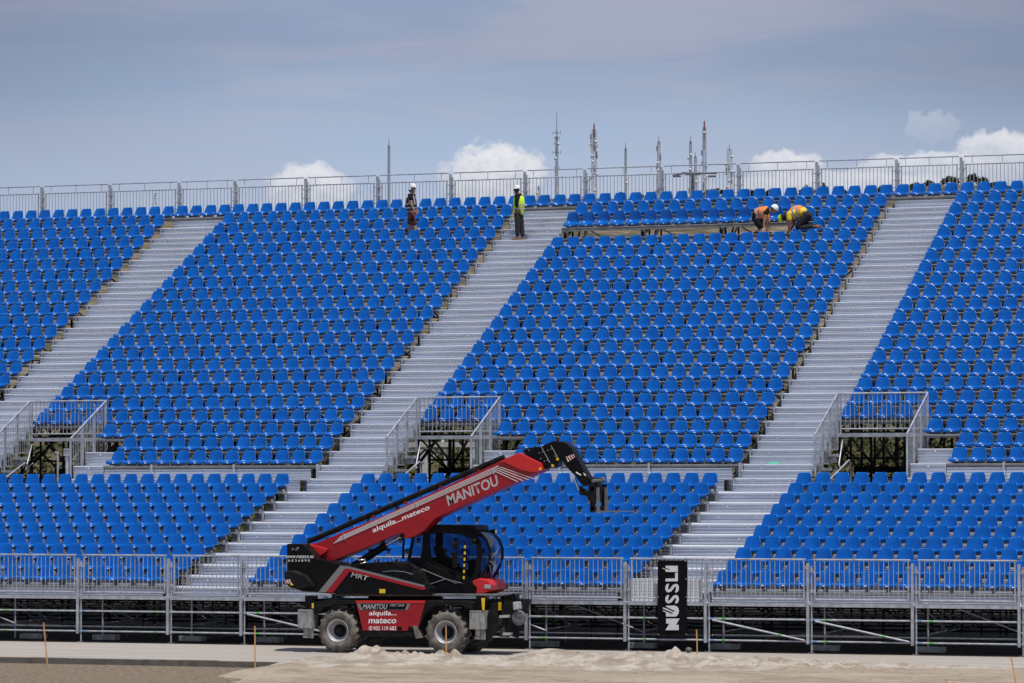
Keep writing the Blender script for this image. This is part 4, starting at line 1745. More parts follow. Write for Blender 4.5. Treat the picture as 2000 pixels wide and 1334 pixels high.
pp([(553.5, 1117), (561, 1113.5), (575, 1114.5), (595, 1122), (606, 1135), (613, 1147), (600, 1149), (585, 1152), (566, 1148), (555, 1138)],
   YT - .16, YT + .3, 'tail_pod', M['blackmatt'], TH, .05)
pp([(556, 1133), (566, 1131.5), (568, 1139.5), (558, 1139.5)], YT - .168, YT - .161, 'warning_plate', M['white'], TH)
for q in ((557.5, 0), (562.5, 0)):
    pp([(q[0] - .5, 1132.6), (q[0] + 1.8, 1132.3), (q[0] + 4.5, 1139.3), (q[0] + 2.2, 1139.3)], YT - .173, YT - .169, 'warning_stripe', M['red'], TH)
pp([(568, 1137), (573.5, 1143), (566.5, 1143)], YT - .168, YT - .161, 'warning_plate', M['yellow'], TH)
pp([(622, 1156), (664.5, 1104.5), (681.5, 1106.5), (829, 1143.2), (829, 1147), (681, 1110.5), (673.5, 1110.5), (636, 1157)], YT - .006, YT - .001, 'side_stripe', M['grey'], TH)
pp([(636, 1157), (673.5, 1110.5), (681, 1110.5), (829, 1147), (833, 1150), (826, 1152.5), (682.5, 1116.5), (650, 1158)], YT - .008, YT - .001, 'side_stripe', M['red'], TH)
text_part('lettering', 'MRT', (685.5, 1126.5), (717, 1134), (689, 1118.2), YT, M['silver'], TH, .006, 1.0, .012)
text_part('lettering', 'www.mateco.es', (559.5, 1090), (612.5, 1090), (559.5, 1084), YT, M['white'], TH, .004)
text_part('lettering', 'AE36890', (562, 1097), (605, 1097), (562, 1092.6), YT, M['white'], TH, .004, 1.6)
pp([(741, 1150.5), (752.5, 1150.5), (752.5, 1158.5), (741, 1158.5)], YT - .006, YT - .001, 'notice_plate', M['yellow'], TH)
mb = MB()
for (qx, qy) in ((572, 1073), (582, 1071), (579, 1074)):
    a = at(qx, qy, YT)
    mb.ball((a.x, YT - .01, a.z), .035, .02, .035, 10, 5)
mb.build('bolt_cluster', M['galv_dull'], TH)

# boom: outer section between y = YB0 and YB1
YB0, YB1 = YN + .62, YN + 1.12
boom = pp([(596, 1066), (604, 1063), (619, 1060), (752, 1006), (985, 896), (1015, 884), (1058, 905), (1062, 917.5), (1000.5, 944.5), (850, 1012.5), (828, 1037),
           (806, 1049), (790, 1052.5), (782, 1048), (777, 1043), (700, 1076), (652, 1095.5), (638, 1094), (612, 1088), (602, 1076)], YB0, YB1, 'boom', M['red'], TH, .02)
pp([(975, 903), (1015, 884), (1058, 905), (1062, 917.5), (1044, 923), (1022, 919), (986, 903)], YB0 - .05, YB0 - .001, 'boom_head_plate', M['redbright'], TH, .012, Yp=YB0)
pp([(596, 1066), (606, 1062), (642, 1072), (640, 1078), (622, 1090), (612, 1088), (603, 1077)], YB0 - .09, YB0 - .001, 'boom_foot_plate', M['redbright'], TH, .015, Yp=YB0)
mb = MB()
a, b = at(601, 1058.5, YB0 + .05), at(985, 892.5, YB0 + .05)
mb.tube([a, a.lerp(b, .03), a.lerp(b, .97), b], [.045, .068, .068, .06], 14)
mb.build('boom_top_pipe', M['blackmatt'], TH)
for f in (.30, .47, .66, .86):
    q = at(619 + (985 - 619) * f, 1060 + (896 - 1060) * f - 1, YB0)
    mb = MB()
    mb.ball((q.x, YB0 + .03, q.z + .01), .06, .04, .05, 10, 6)
    mb.build('pipe_clip', M['red'], TH)
for i in range(4):
    t = i / 3.0
    a = (651.6 + 12.4 * (1 - t), 1061.4 - 12.6 * (1 - t))
    m_ = (968.4 + 3.6 * (1 - t), 921 - 10.8 * (1 - t))
    e = (1011.6 + 32 * (1 - t), 940.8 - 5.4 * (1 - t))
    for off, mm in ((0, 'white'),):
        mb = MB()
        q = [at(x, y + off, YB0) for x, y in (a, m_, e)]
        w = .013 if mm == 'white' else .022
        for s0, s1 in ((q[0], q[1]), (q[1], q[2])):
            mb.bar((s0.x, YB0 - .008 - (.002 if mm == 'white' else 0), s0.z), (s1.x, YB0 - .008 - (.002 if mm == 'white' else 0), s1.z), .012, w)
        mb.build('boom_pipe', M[mm], TH)
for (qx, qy) in ((672, 1046), (812, 984), (962, 918)):
    pp([(qx - 1.2, qy - 3), (qx + 1.2, qy - 4), (qx + 4.5, qy + 7), (qx + 2, qy + 8)], YB0 - .03, YB0 - .015, 'pipe_clamp', M['rim'], TH, Yp=YB0)
text_part('lettering', 'MANITOU', (876, 988.5), (974.5, 947.5), (871, 968), YB0, M['silver'], TH, .024)
text_part('lettering', 'alquila...mateco', (729, 1043.5), (840, 997.5), (727, 1031), YB0, M['white'], TH, .018)
a, b = at(786, 1046, YB0), at(786, 1046, YB1)
mb = MB()
mb.tube([(a.x, YB0 - .06, a.z), (a.x, YB1 + .06, a.z)], .06, 16)
mb.build('pivot_pin', M['black'], TH)
# lift cylinder
ym = (YB0 + YB1) / 2
mb = MB()
a, b = at(688, 1107, ym), at(753, 1065.5, ym)
mb.tube([a, b], .095, 16)
mb.tube([a.lerp(b, .93), a.lerp(b, 1.01)], .112, 16)
cyl = mb.build('lift_cylinder', M['black'], TH)
mb = MB()
mb.tube([b, at(786, 1046.5, ym)], .04, 14)
mb.build('rod', M['chrome'], cyl)
# inner section and jib
inner = pp([(1018, 880), (1027, 876), (1055.5, 871.5), (1070, 864.5), (1081, 861), (1100, 863), (1106, 867), (1113.5, 874), (1121, 887), (1127, 898), (1135, 913),
            (1145, 929), (1150, 936), (1148, 944), (1138, 950), (1132, 944), (1122, 930), (1114, 922), (1103, 910), (1098, 900), (1094.5, 898.5), (1087, 904),
            (1087.5, 909), (1080, 913), (1068, 914.5), (1059, 913), (1055, 902), (1026, 888)], YB0 + .06, YB1 - .06, 'inner_boom', M['black'], TH, .018, Yp=YB0)
for q in ((1087.5, 896.5), (1078, 909.5)):
    pp([(q[0] - 2.5, q[1] - 3), (q[0] + 2.5, q[1] - 2), (q[0] + 2.5, q[1] + 2.5), (q[0] - 2.5, q[1] + 2.5)], YB0 + .05, YB0 + .058, 'boom_mark', M['yellow'], inner, Yp=YB0)
pp([(1054, 914), (1059, 912), (1059, 918), (1054, 919)], YB0 - .058, YB0 - .051, 'boom_mark', M['yellow'], boom, Yp=YB0)
pp([(1104, 892.5), (1119, 887), (1121.5, 893.5), (1108, 902)], YB0 + .05, YB0 + .058, 'warning_plate', M['white'], inner, Yp=YB0)
for f in (0, 4.8, 9.6):
    pp([(1105.5 + f, 892.5 - f * .37), (1108 + f, 891.5 - f * .37), (1113 + f * .85, 898.5 - f * .5), (1110.5 + f * .85, 900 - f * .5)], YB0 + .046, YB0 + .0495, 'warning_stripe',
       M['red'], inner, Yp=YB0)
mb = MB()
for (x0_, y0_, x1_, y1_) in ((1057, 872, 1074, 904), (1076, 870, 1089, 893)):
    mb.bar(at(x0_, y0_, YB0 + .052), at(x1_, y1_, YB0 + .052), .012, .012)
for q in ((1053, 885), (1059, 883), (1033, 880), (1069, 899), (1063, 901), (1076, 877.5), (1070, 880), (1056, 896), (1084, 891)):
    a = at(q[0], q[1], YB0 + .05)
    mb.ball((a.x, YB0 + .052, a.z), .012, .012, .012, 6, 4)
mb.build('rivets', M['rim'], inner)
pp([(1124, 921), (1134, 927), (1133, 929), (1123, 923.5)], YB0 + .05, YB0 + .058, 'boom_mark', M['white'], inner, Yp=YB0)
pp([(1138, 923), (1142, 926), (1143, 930), (1139.5, 928)], YB0 + .05, YB0 + .058, 'boom_mark', M['white'], inner, Yp=YB0)
mb = MB()
mb.tube([at(1122, 934, ym - .1), at(1131, 958, ym - .1)], .028, 10)
mb.build('tilt_rod', M['chrome'], inner)
pp([(1148, 934), (1156, 932), (1162, 938), (1167, 950), (1166, 978), (1158, 985), (1150, 974), (1140, 968), (1130, 967), (1127.5, 961), (1128.5, 953.5), (1133, 954),
    (1137, 958), (1146, 960), (1146, 946)], YB0 + .1, YB1 - .1, 'carriage_head', M['blackmatt'], TH, .02, Yp=YB0)
# fork carriage and forks
c = at(1163, 970, ym)
FCZ0, FCZ1 = at(1163, 1000, ym).z, at(1163, 944, ym).z
FC = MB()
ya_, yb_ = ym - .42, ym + .48
for yy in (ya_, yb_ - .04):
    FC.box(c.x + .0, c.x + .13, yy, yy + .055, FCZ0, FCZ1 - .02)
FC.box(c.x + .02, c.x + .11, ya_, yb_, FCZ1 - .20, FCZ1 - .08)
FC.box(c.x + .02, c.x + .11, ya_, yb_, FCZ0 + .04, FCZ0 + .14)
carr = FC.build('fork_carriage', M['blackmatt'], TH, .006)
mb = MB()
mb.tube([(c.x + .05, ya_ + .1, FCZ1 + .06), (c.x + .05, yb_ - .05, FCZ1 + .06)], .045, 12)
mb.tube([(c.x + .05, yb_ - .25, FCZ1 + .08), (c.x + .05, yb_ - .05, FCZ1 + .08)], .075, 12)
mb.build('shift_cylinder', M['galv_dull'], carr)
for yy in (ya_ + .10, yb_ - .18):
    mb = MB()
    x1_ = at(1240, 999, ym).x
    mb.profile_x([(0, 0), (0, 1)], 0, 0, False) if False else None
    vs_ = [(c.x + .13, yy, FCZ0 - .01), (x1_, yy, FCZ0 + .015), (x1_, yy, FCZ0 + .025), (c.x + .19, yy, FCZ0 + .03), (c.x + .18, yy, FCZ1 - .1), (c.x + .131, yy, FCZ1 - .1)]
    vs2 = [(x, yy + .11, z) for x, y, z in vs_]
    n6 = len(vs_)
    mb.add(vs_ + vs2, [tuple(range(n6)), tuple(range(2 * n6 - 1, n6 - 1, -1))] + [(i, i + n6, (i + 1) % n6 + n6, (i + 1) % n6) for i in range(n6)])
    mb.build('fork', M['galv_dull'], TH)

# engine deck between turret cover and cab
pp([(668, 1104), (690, 1101), (735, 1098), (760, 1097), (800, 1100), (822, 1116), (834, 1142), (834, 1158), (680, 1158)], YT + .52, YFAR - .25, 'engine_cover', M['blackmatt'], TH, .02,
   Yp=YT + .5)
mb = MB()
q = [at(x, y, YT + .45) for x, y in ((748, 1117), (766, 1115), (790, 1117), (806, 1122))]
mb.tube(q, .014, 8)
q = [at(x, y, YT + .45) for x, y in ((700, 1094), (714, 1093), (716, 1099), (704, 1101))]
mb.tube(q, .03, 8)
mb.build('hydraulic_pipes', M['chrome'], TH)

# cab on the far side of the boom
YC0, YC1 = YN + .95, YFAR - .12
YCp = YC0


def frame_ring(name, outer, inner, Y0, Y1, m, parent, Yp):
    o_, i_ = px_poly(outer, Yp), px_poly(inner, Yp)
    n = len(o_)
    assert len(i_) == n
    mb = MB()
    vs = [(x, Y0, z) for x, z in o_] + [(x, Y0, z) for x, z in i_] + [(x, Y1, z) for x, z in o_] + [(x, Y1, z) for x, z in i_]
    fs = []
    for k in range(n):
        k2 = (k + 1) % n
        fs += [(k, k2, n + k2, n + k), (2 * n + k, 3 * n + k, 3 * n + k2, 2 * n + k2), (k, 2 * n + k, 2 * n + k2, k2), (n + k, n + k2, 3 * n + k2, 3 * n + k)]
    mb.add(vs, fs)
    return mb.build(name, m, parent)


OUT = [(833, 1031), (870, 1028), (905, 1032), (928, 1042), (938, 1058), (941, 1080), (938, 1105), (931, 1134), (922, 1135), (897, 1125), (868, 1113.5), (836, 1097), (830, 1065)]
INN = [(838.5, 1041), (868, 1041), (897.5, 1043.5), (922, 1053), (930, 1064), (932, 1082), (929, 1104), (922, 1128), (916, 1127), (896, 1118), (869, 1107), (841.5, 1092), (838, 1066)]
for nm, Y0_, Y1_ in (('door_frame', YC0, YC0 + .06), ('cab_frame', YC1 - .06, YC1)):
    fr_ = frame_ring(nm, OUT, INN, Y0_, Y1_, M['black'], TH, YC0)
    mb = MB()
    poly = px_poly(INN, YC0)
    mb.add([(x, Y0_ + .03, z) for x, z in poly], [tuple(range(len(poly)))])
    mb.build('window', M['glass'], fr_)
RO = [(794.5, 1096), (806, 1040), (822, 1031), (832, 1031), (829.5, 1065), (835, 1096.5), (820, 1098)]
RI = [(801, 1090), (809, 1046), (820, 1043), (826, 1043), (824.5, 1066), (827, 1089), (815, 1090)]
for nm, Y0_, Y1_ in (('rear_quarter_frame', YC0 + .004, YC0 + .06), ('rear_quarter_frame', YC1 - .06, YC1 - .004)):
    fr_ = frame_ring(nm, RO, RI, Y0_, Y1_, M['black'], TH, YC0)
    mb = MB()
    poly = px_poly(RI, YC0)
    mb.add([(x, Y0_ + .03, z) for x, z in poly], [tuple(range(len(poly)))])
    mb.build('window', M['glass'], fr_)
# curved windscreen spanning the cab width, with black side ribs
curve = [(905, 1033), (925, 1036), (940, 1043), (951, 1056), (957, 1072), (957, 1090), (951, 1108), (941, 1126), (934, 1135)]
cw = [at(x, y, YC0) for x, y in curve]
mb = MB()
mb.smooth = True
ny = 6
vs = []
for q in cw:
    for i in range(ny + 1):
        f = i / ny
        bulge = .06 * math.sin(math.pi * f)
        vs.append((q.x + bulge - .02, YC0 + .02 + (YC1 - YC0 - .04) * f, q.z))
fs = [(j * (ny + 1) + i, j * (ny + 1) + i + 1, (j + 1) * (ny + 1) + i + 1, (j + 1) * (ny + 1) + i) for j in range(len(cw) - 1) for i in range(ny)]
mb.add(vs, fs)
ws = mb.build('windscreen', M['glass'], TH)
# near pillar glass: the quarter pane between door frame and windscreen
mb = MB()
dpt = px_poly([(905, 1034), (928, 1044), (939, 1060), (942, 1080), (939, 1105), (932, 1134)], YC0 + .01)
wpt = [(q.x - .02, q.z) for q in (cw[0], cw[2], cw[3], cw[4], cw[6], cw[8])]
vs = [(x, YC0 + .02, z) for x, z in dpt] + [(x, YC0 + .02, z) for x, z in wpt]
fs = [(i, i + 6, i + 7, i + 1) for i in range(5)]
mb.add(vs, fs)
mb.build('quarter_pane', M['glass'], ws)
mb = MB()
for yy in (YC0 + .015, YC1 - .015):
    mb.tube([(q.x - .015, yy, q.z) for q in cw], .036, 8)
mb.tube([(cw[-1].x, YC0, cw[-1].z), (cw[-1].x + .08, (YC0 + YC1) / 2, cw[-1].z), (cw[-1].x, YC1, cw[-1].z)], .03, 8)
mb.build('windscreen_rib', M['black'], ws)
pp([(806, 1040), (822, 1030), (838, 1025.5), (928, 1026.5), (930, 1036), (905, 1034.5), (870, 1031), (833, 1033), (820, 1036)], YC0 + .02, YC1 - .02, 'cab_roof', M['black'], TH, .015,
   Yp=YC0)
pp([(838, 1024.5), (927, 1025.5), (927, 1028.5), (838, 1028)], YC0 + .1, YC1 - .1, 'roof_plate', M['blackmatt'], TH, Yp=YC0)
mb = MB()
a = at(930, 1035.5, YC0 + .2)
b = at(958, 1037, YC0 + .2)
mb.bar(a, b, .05, .03)
lampa = mb.build('work_lamp', M['black'], TH)
mb = MB()
e = at(968, 1037.5, YC0 + .2)
mb.tube([b, (b + e) / 2, e], [.03, .055, .06], 12)
mb.cur = 1
mb.ball((e.x + .01, e.y, e.z), .02, .055, .055, 10, 6)
mb.build('lamp_head', [M['black'], M['tag']], lampa)
# cab floor, lower body
pp([(752, 1098), (800, 1097), (836, 1098), (868, 1114), (897, 1126), (922, 1136), (934, 1144), (938, 1161), (836, 1161), (828, 1142), (812, 1114)], YC0 - .05, YC1 + .02, 'cab_body',
   M['black'], TH, .02, Yp=YC0)
mb = MB()
a, b = at(805, 1104, YC0 - .06), at(892, 1140, YC0 - .06)
mb.tube([a, b], .012, 6)
mb.tube([at(832, 1144, YC0 - .06), at(870, 1131, YC0 - .06), at(905, 1140, YC0 - .06)], .014, 6)
mb.build('grab_bar', M['galv_dull'], TH)
pp([(924.5, 1134), (939.5, 1129), (956, 1132.8), (962.5, 1142), (961, 1153), (946, 1160), (931, 1160.5), (933, 1148.5), (925, 1141)], YC0 - .08, YC1 + .05, 'front_cover', M['redbright'], TH,
   .03, Yp=YC0)
pp([(949, 1141), (961, 1142.5), (960, 1150), (948, 1149)], YC0 - .09, YC0 - .081, 'headlight', M['rim'], TH, .006, Yp=YC0)
# seat, console and wheel inside
pp([(838, 1068), (846, 1066), (852, 1085), (872, 1094), (880, 1104), (872, 1112), (846, 1100)], YC0 + .25, YC1 - .25, 'cab_seat', M['blackmatt'], TH, .04, Yp=YC0)
pp([(906, 1096), (915, 1092), (922, 1110), (922, 1132), (905, 1126)], YC0 + .3, YC1 - .3, 'console', M['blackmatt'], TH, .02, Yp=YC0)
mb = MB()
a = at(910, 1086, (YC0 + YC1) / 2)
pts = [(a.x + .05 * math.cos(t) * .8, a.y + .17 * math.sin(t), a.z + .15 * math.cos(t)) for t in [2 * math.pi * i / 16 for i in range(17)]]
mb.tube(pts, .016, 6, False)
mb.tube([a, at(914, 1100, a.y)], .02, 6)
mb.build('steering_wheel', M['blackmatt'], TH)
# mirrors and the striped rod outside the door
for pts in ([(886, 1058), (898, 1057), (899, 1071), (888, 1072)], [(885, 1077), (896, 1076), (897, 1108), (888, 1109)]):
    pp(pts, YC0 - .16, YC0 - .08, 'mirror', M['blackmatt'], TH, .02, Yp=YC0)
mb = MB()
mb.tube([at(925, 1058, YC0 - .02), at(905, 1057, YC0 - .12), at(892, 1060, YC0 - .12), at(890, 1112, YC0 - .12)], .012, 6)
mb.build('mirror_arm', M['black'], TH)
mb = MB()
a, b = at(908.5, 1059, YC0 - .13), at(905.5, 1131, YC0 - .13)
for i in range(12):
    mb.cur = i % 2
    mb.tube([a.lerp(b, i / 12), a.lerp(b, (i + 1) / 12 - .001)], .027, 8)
mb.build('striped_rod', [M['black'], M['yellow']], TH)
mb = MB()
mb.ball(at(926, 1057, YC0 - .06), .065, .04, .075, 10, 7)
mb.build('side_lamp', M['blackmatt'], TH)
mb = MB()
mb.tube([at(788.5, 1047, YC0 + .1), at(787.5, 1092, YC0 + .1)], .035, 8)
mb.build('exhaust_pipe', M['black'], TH)

# ------------------------------------------------------------------ people
def skin_part(name, chains, m, parent, sub=1):
    """one continuous surface grown round chains of joints: each chain is a list of (point, radius); equal points are welded"""
    verts, rad, edges, idx = [], [], [], {}
    for ch in chains:
        prev = None
        for p, r in ch:
            key = (round(p[0], 4), round(p[1], 4), round(p[2], 4))
            if key not in idx:
                idx[key] = len(verts)
                verts.append(tuple(p))
                r = r if isinstance(r, tuple) else (r, r)
                g_ = .86 if (name == 'body' and r[0] > .1) else 1.0 if name == 'body' else 1.16
                rad.append((r[0] * g_, r[1] * g_) if r[0] > .03 else r)
            i = idx[key]
            if prev is not None and prev != i:
                edges.append((prev, i))
            prev = i
    me = bpy.data.meshes.new(name)
    me.from_pydata(verts, edges, [])
    o = bpy.data.objects.new(name, me)
    COL.objects.link(o)
    sk = o.modifiers.new('skin', 'SKIN')
    sk.use_smooth_shade = True
    layer = me.skin_vertices[0].data
    for i, r in enumerate(rad):
        layer[i].radius = r
    layer[0].use_root = True
    ss = o.modifiers.new('sub', 'SUBSURF')
    ss.levels = sub
    ss.render_levels = sub
    dg = bpy.context.evaluated_depsgraph_get()
    dg.update()
    nm = bpy.data.meshes.new_from_object(o.evaluated_get(dg))
    for pl in nm.polygons:
        pl.use_smooth = True
    bpy.data.objects.remove(o)
    nm.materials.clear()
    nm.materials.append(m)
    n = bpy.data.objects.new(name, nm)
    COL.objects.link(n)
    n.parent = parent
    if parent.type == 'EMPTY':
        n.matrix_parent_inverse = Matrix.Translation(-Vector(parent.location))
    return n


def V(p, dy=0.0):
    return Vector((p.x, p.y + dy, p.z))


def hand(chains, wrist, direction, side, curl):
    """palm, four fingers of unequal length and a thumb, as chains rooted at the wrist"""
    d = Vector(direction).normalized()
    s = Vector(side).normalized()
    n = d.cross(s).normalized()
    palm = wrist + d * .055
    chains.append([(wrist, .026), (palm, .030)])
    for i, ln in enumerate((.066, .076, .070, .054)):
        b = palm + s * (.030 - .020 * i) + d * .02
        k = b + d * ln * .5 + n * curl * .01
        t = k + (d * (1 - curl * .5) + n * curl).normalized() * ln * .5
        chains.append([(palm, .030), (b, .0105), (k, .0095), (t, .008)])
    th = wrist + d * .03 + s * .035
    chains.append([(wrist, .026), (th, .012), (th + (d * .8 + s * .5).normalized() * .045, .010)])


def helmet(head, r, m, parent, tilt=0.0, yaw=0.0, lean=0.0, vents=True):
    mb = MB()
    mb.ball((0, 0, 0), r * 1.12, r * .98, r * 1.08, 18, 8, -4, 90)
    # brim
    o = len(mb.v)
    n = 18
    vs, fs = [], []
    for i in range(n):
        a = 2 * math.pi * i / n
        f = 1.30 if math.cos(a) > .3 else 1.16
        vs.append((r * 1.10 * math.cos(a), r * .97 * math.sin(a), 0))
        vs.append((r * f * math.cos(a), r * 1.04 * math.sin(a), -r * .10))
    for i in range(n):
        j = (i + 1) % n
        fs.append((2 * i, 2 * i + 1, 2 * j + 1, 2 * j))
        fs.append((2 * i, 2 * j, 2 * j + 1, 2 * i + 1))
    mb.add(vs, fs)
    mb.cur = 1
    if vents:
        for a in (-.9, -.45, 0, .45):
            for sy in (-1, 1):
                c = (r * 1.02 * math.sin(a), sy * r * .80, r * (.62 if abs(a) < .6 else .45))
                mb.ball(c, r * .09, r * .07, r * .16, 6, 4)
    mtx = Matrix.Translation(head) @ Matrix.Rotation(yaw, 4, 'Z') @ Matrix.Rotation(tilt, 4, 'Y') @ Matrix.Rotation(lean, 4, 'X')
    mb.xform(mtx)
    return mb.build('helmet', [m, M['blackmatt']], parent)


def head_chain(neck, head, fwd, r=.095):
    """skull, face and nose, rooted at the neck"""
    f = Vector(fwd).normalized()
    u = (head - neck).normalized()
    top = head + u * .07
    return [[(neck, .055), (head - u * .03, (.070, .075)), (head + u * .02, (.085, .095)), (top, (.065, .075))],
            [(head - u * .03, (.070, .075)), (head - u * .055 + f * .065, .038)],
            [(head + u * .02, (.085, .095)), (head - u * .005 + f * .105, .014)]]


def ears_eyes(head, neck, fwd, parent, skin):
    f = Vector(fwd).normalized()
    u = (head - neck).normalized()
    s = f.cross(u).normalized()
    mb = MB()
    for sg in (-1, 1):
        mb.ball(head + s * sg * .088 - f * .005, .018, .012, .03, 7, 5)
    mb.build('ears', skin, parent)
    mb = MB()
    for sg in (-1, 1):
        mb.ball(head + s * sg * .032 + f * .092 + u * .018, .011, .011, .008, 6, 4)
    mb.ball(head + f * .094 - u * .052, .008, .020, .006, 6, 4)
    mb.build('face_features', M['hair'], parent)


def band(parent, c0, c1, rx, ry, m, name, n=18):
    mb = MB()
    a = Vector(c0)
    b = Vector(c1)
    d = (b - a).normalized()
    x = Vector((0, 1, 0)).cross(d).normalized()
    y = Vector((0, 1, 0))
    vs, fs = [], []
    for q in (a, b):
        for i in range(n):
            t = 2 * math.pi * i / n
            vs.append(q + x * rx * math.cos(t) + y * ry * math.sin(t))
    for i in range(n):
        j = (i + 1) % n
        fs.append((i, j, n + j, n + i))
    mb.smooth = True
    mb.add(vs, fs)
    return mb.build(name, m, parent)


# man walking between the rows: dark vest, rust shorts
Y1 = yU(19) + .20
J = lambda x, y, dy=0.0: V(at(x, y, Y1 + dy))
p1 = empty('person', (J(806, 470).x, Y1, dUz(19)), 'man in white helmet, navy vest and rust shorts walking between the seat rows', 'person')
hip, chest, neck, head = J(803.3, 416), J(803.2, 392), J(804.5, 376), J(806.6, 368.5)
shn, shf = J(801.6, 382.5, -.20), J(806.5, 382, .20)
eln, elf = J(803.6, 399.5, -.24), J(809, 399, .24)
wrn, wrf = J(810, 413, -.22), J(813, 410, .2)
hn, hf_ = J(803.0, 420, -.09), J(804, 420, .09)
kn, kf = J(811.3, 446, -.10), J(800, 444, .10)
an, af = Vector((J(811.0, 474, -.10).x, Y1 - .1, dUz(19) + .09)), Vector((J(797, 470, .1).x, Y1 + .10, dUz(19) + .10))
body = [[(hip, (.125, .15)), (chest, (.135, .17)), (neck, .055)],
        [(chest, (.135, .17)), (shn, .065), (eln, .046), (wrn, .032)], [(chest, (.135, .17)), (shf, .065), (elf, .046), (wrf, .032)],
        [(hip, (.125, .15)), (hn, .095), (kn, .062), (an, .042), (an + Vector((.12, 0, -.05)), .036)],
        [(hip, (.125, .15)), (hf_, .095), (kf, .062), (af, .042), (af + Vector((.12, 0, -.05)), .036)]] + head_chain(neck, head, (1, 0, -.1))
hand(body, wrn, (.5, 0, -.85), (.6, -.4, .3), .5)
hand(body, wrf, (.5, 0, -.85), (.6, .4, .3), .5)
skin_part('body', body, M['skin1'], p1)
ears_eyes(head, neck, (1, 0, -.1), p1, M['skin1'])
skin_part('shirt', [[(chest, (.145, .18)), (J(803.8, 379), (.10, .12))], [(chest, (.145, .18)), (shn, .076), (shn.lerp(eln, .62), .062)],
                    [(chest, (.145, .18)), (shf, .076), (shf.lerp(elf, .62), .062)]], M['blackcloth'], p1)
skin_part('vest', [[(J(803, 414), (.165, .195)), (J(803, 402), (.165, .20)), (J(802.8, 391), (.155, .195)), (J(803.3, 382.5), (.11, .15))]], M['navycloth'], p1)
for a, b in ((398, 400.5), (405.5, 408)):
    band(p1, J(803, b), J(802.9, a), .205, .225, M['reflect'], 'reflective_stripe')
mb = MB()
mb.bar(J(799, 398, -.16), J(801.5, 380, -.14), .05, .02)
mb.bar(J(810, 398, -.16), J(807, 381, -.12), .05, .02)
mb.build('reflective_stripe', M['reflect'], p1)
skin_part('shorts', [[(J(803.2, 413), (.14, .165)), (hip, (.14, .165)), (hn, .112), (hn.lerp(kn, .88), .095)], [(hip, (.14, .165)), (hf_, .112), (hf_.lerp(kf, .88), .095)]],
          M['rustcloth'], p1)
skin_part('tool_pouch', [[(J(804.5, 419, -.21), (.05, .05)), (J(805.5, 432, -.21), (.045, .06))]], M['blackcloth'], p1)
skin_part('hair', [[(J(803.6, 366.5), (.07, .085)), (J(802.0, 372), (.055, .07)), (J(802.3, 376), .035)], [(J(803.6, 366.5), (.07, .085)), (J(805, 371.5), (.05, .075))]], M['hair'], p1)
skin_part('beard', [[(J(808.6, 374.2), (.035, .05)), (J(810.2, 376.5), (.022, .03))]], M['hair'], p1)
helmet(J(806.2, 365.0), .112, M['helmet'], p1, .12, 0)
for a in (an, af):
    skin_part('shoe', [[(a + Vector((-.05, 0, -.03)), .050), (a + Vector((.08, 0, -.05)), .045), (a + Vector((.19, 0, -.06)), .034)]], M['blackcloth'], p1)

# man standing on the staircase: lime vest, charcoal trousers
Y2 = dUy(19) + .28
J = lambda x, y, dy=0.0: V(at(x, y, Y2 + dy))
zf = dUz(19)
p2 = empty('person', (J(1015, 466).x, Y2, zf), 'man in white helmet and lime yellow vest standing on the staircase, hand on hip', 'person')
hip, chest, neck, head = J(1012.6, 412), J(1013.2, 390), J(1010.8, 377), J(1008.6, 371.5)
shn, shf = J(1010.2, 383, -.20), J(1016.5, 383.5, .20)
eln, elf = J(1008.6, 400.5, -.26), J(1020.5, 400, .25)
wrn, wrf = J(1010.8, 406.5, -.20), J(1018.5, 409, .2)
hn, hf_ = J(1010.8, 416, -.09), J(1014.5, 416, .09)
kn, kf = J(1010.6, 440, -.10), J(1018.6, 440, .10)
an, af = J(1010.8, 462, -.10), J(1021.2, 462, .10)
an.z = af.z = zf + .09
F = Vector((-1, -.15, 0))
body = [[(hip, (.13, .15)), (chest, (.14, .17)), (neck, .056)],
        [(chest, (.14, .17)), (shn, .065), (eln, .046), (wrn, .033)], [(chest, (.14, .17)), (shf, .065), (elf, .046), (wrf, .033)],
        [(hip, (.13, .15)), (hn, .095), (kn, .064), (an, .044), (an + F * .12 + Vector((0, 0, -.05)), .036)],
        [(hip, (.13, .15)), (hf_, .095), (kf, .064), (af, .044), (af + F * .12 + Vector((0, 0, -.05)), .036)]] + head_chain(neck, head, (-1, .1, -.25))
hand(body, wrn, (.7, .2, -.6), (.3, -.5, .6), .6)
hand(body, wrf, (-.3, .2, -.9), (.5, .5, .1), .5)
skin_part('body', body, M['skin2'], p2)
ears_eyes(head, neck, (-1, .1, -.25), p2, M['skin2'])
skin_part('shirt', [[(chest, (.15, .18)), (J(1011.5, 379), (.09, .11))], [(chest, (.15, .18)), (shn, .077), (eln, .060), (wrn, .045)],
                    [(chest, (.15, .18)), (shf, .077), (elf, .060), (wrf, .045)]], M['blackcloth'], p2)
skin_part('vest', [[(J(1013.6, 413), (.19, .20)), (J(1013.3, 402), (.165, .195)), (J(1013.4, 390), (.16, .195)), (J(1013.2, 381), (.12, .16))],
                   [(J(1013.6, 413), (.19, .20)), (J(1003.5, 411.5, .05), (.04, .08))], [(J(1013.6, 413), (.19, .20)), (J(1020.5, 414.5, -.03), (.04, .08))]], M['hivisyellow'], p2)
band(p2, J(1013.4, 403), J(1013.3, 400.5), .215, .225, M['reflect'], 'reflective_stripe')
band(p2, J(1014.5, 409.5), J(1014.4, 407), .225, .23, M['reflect'], 'reflective_stripe')
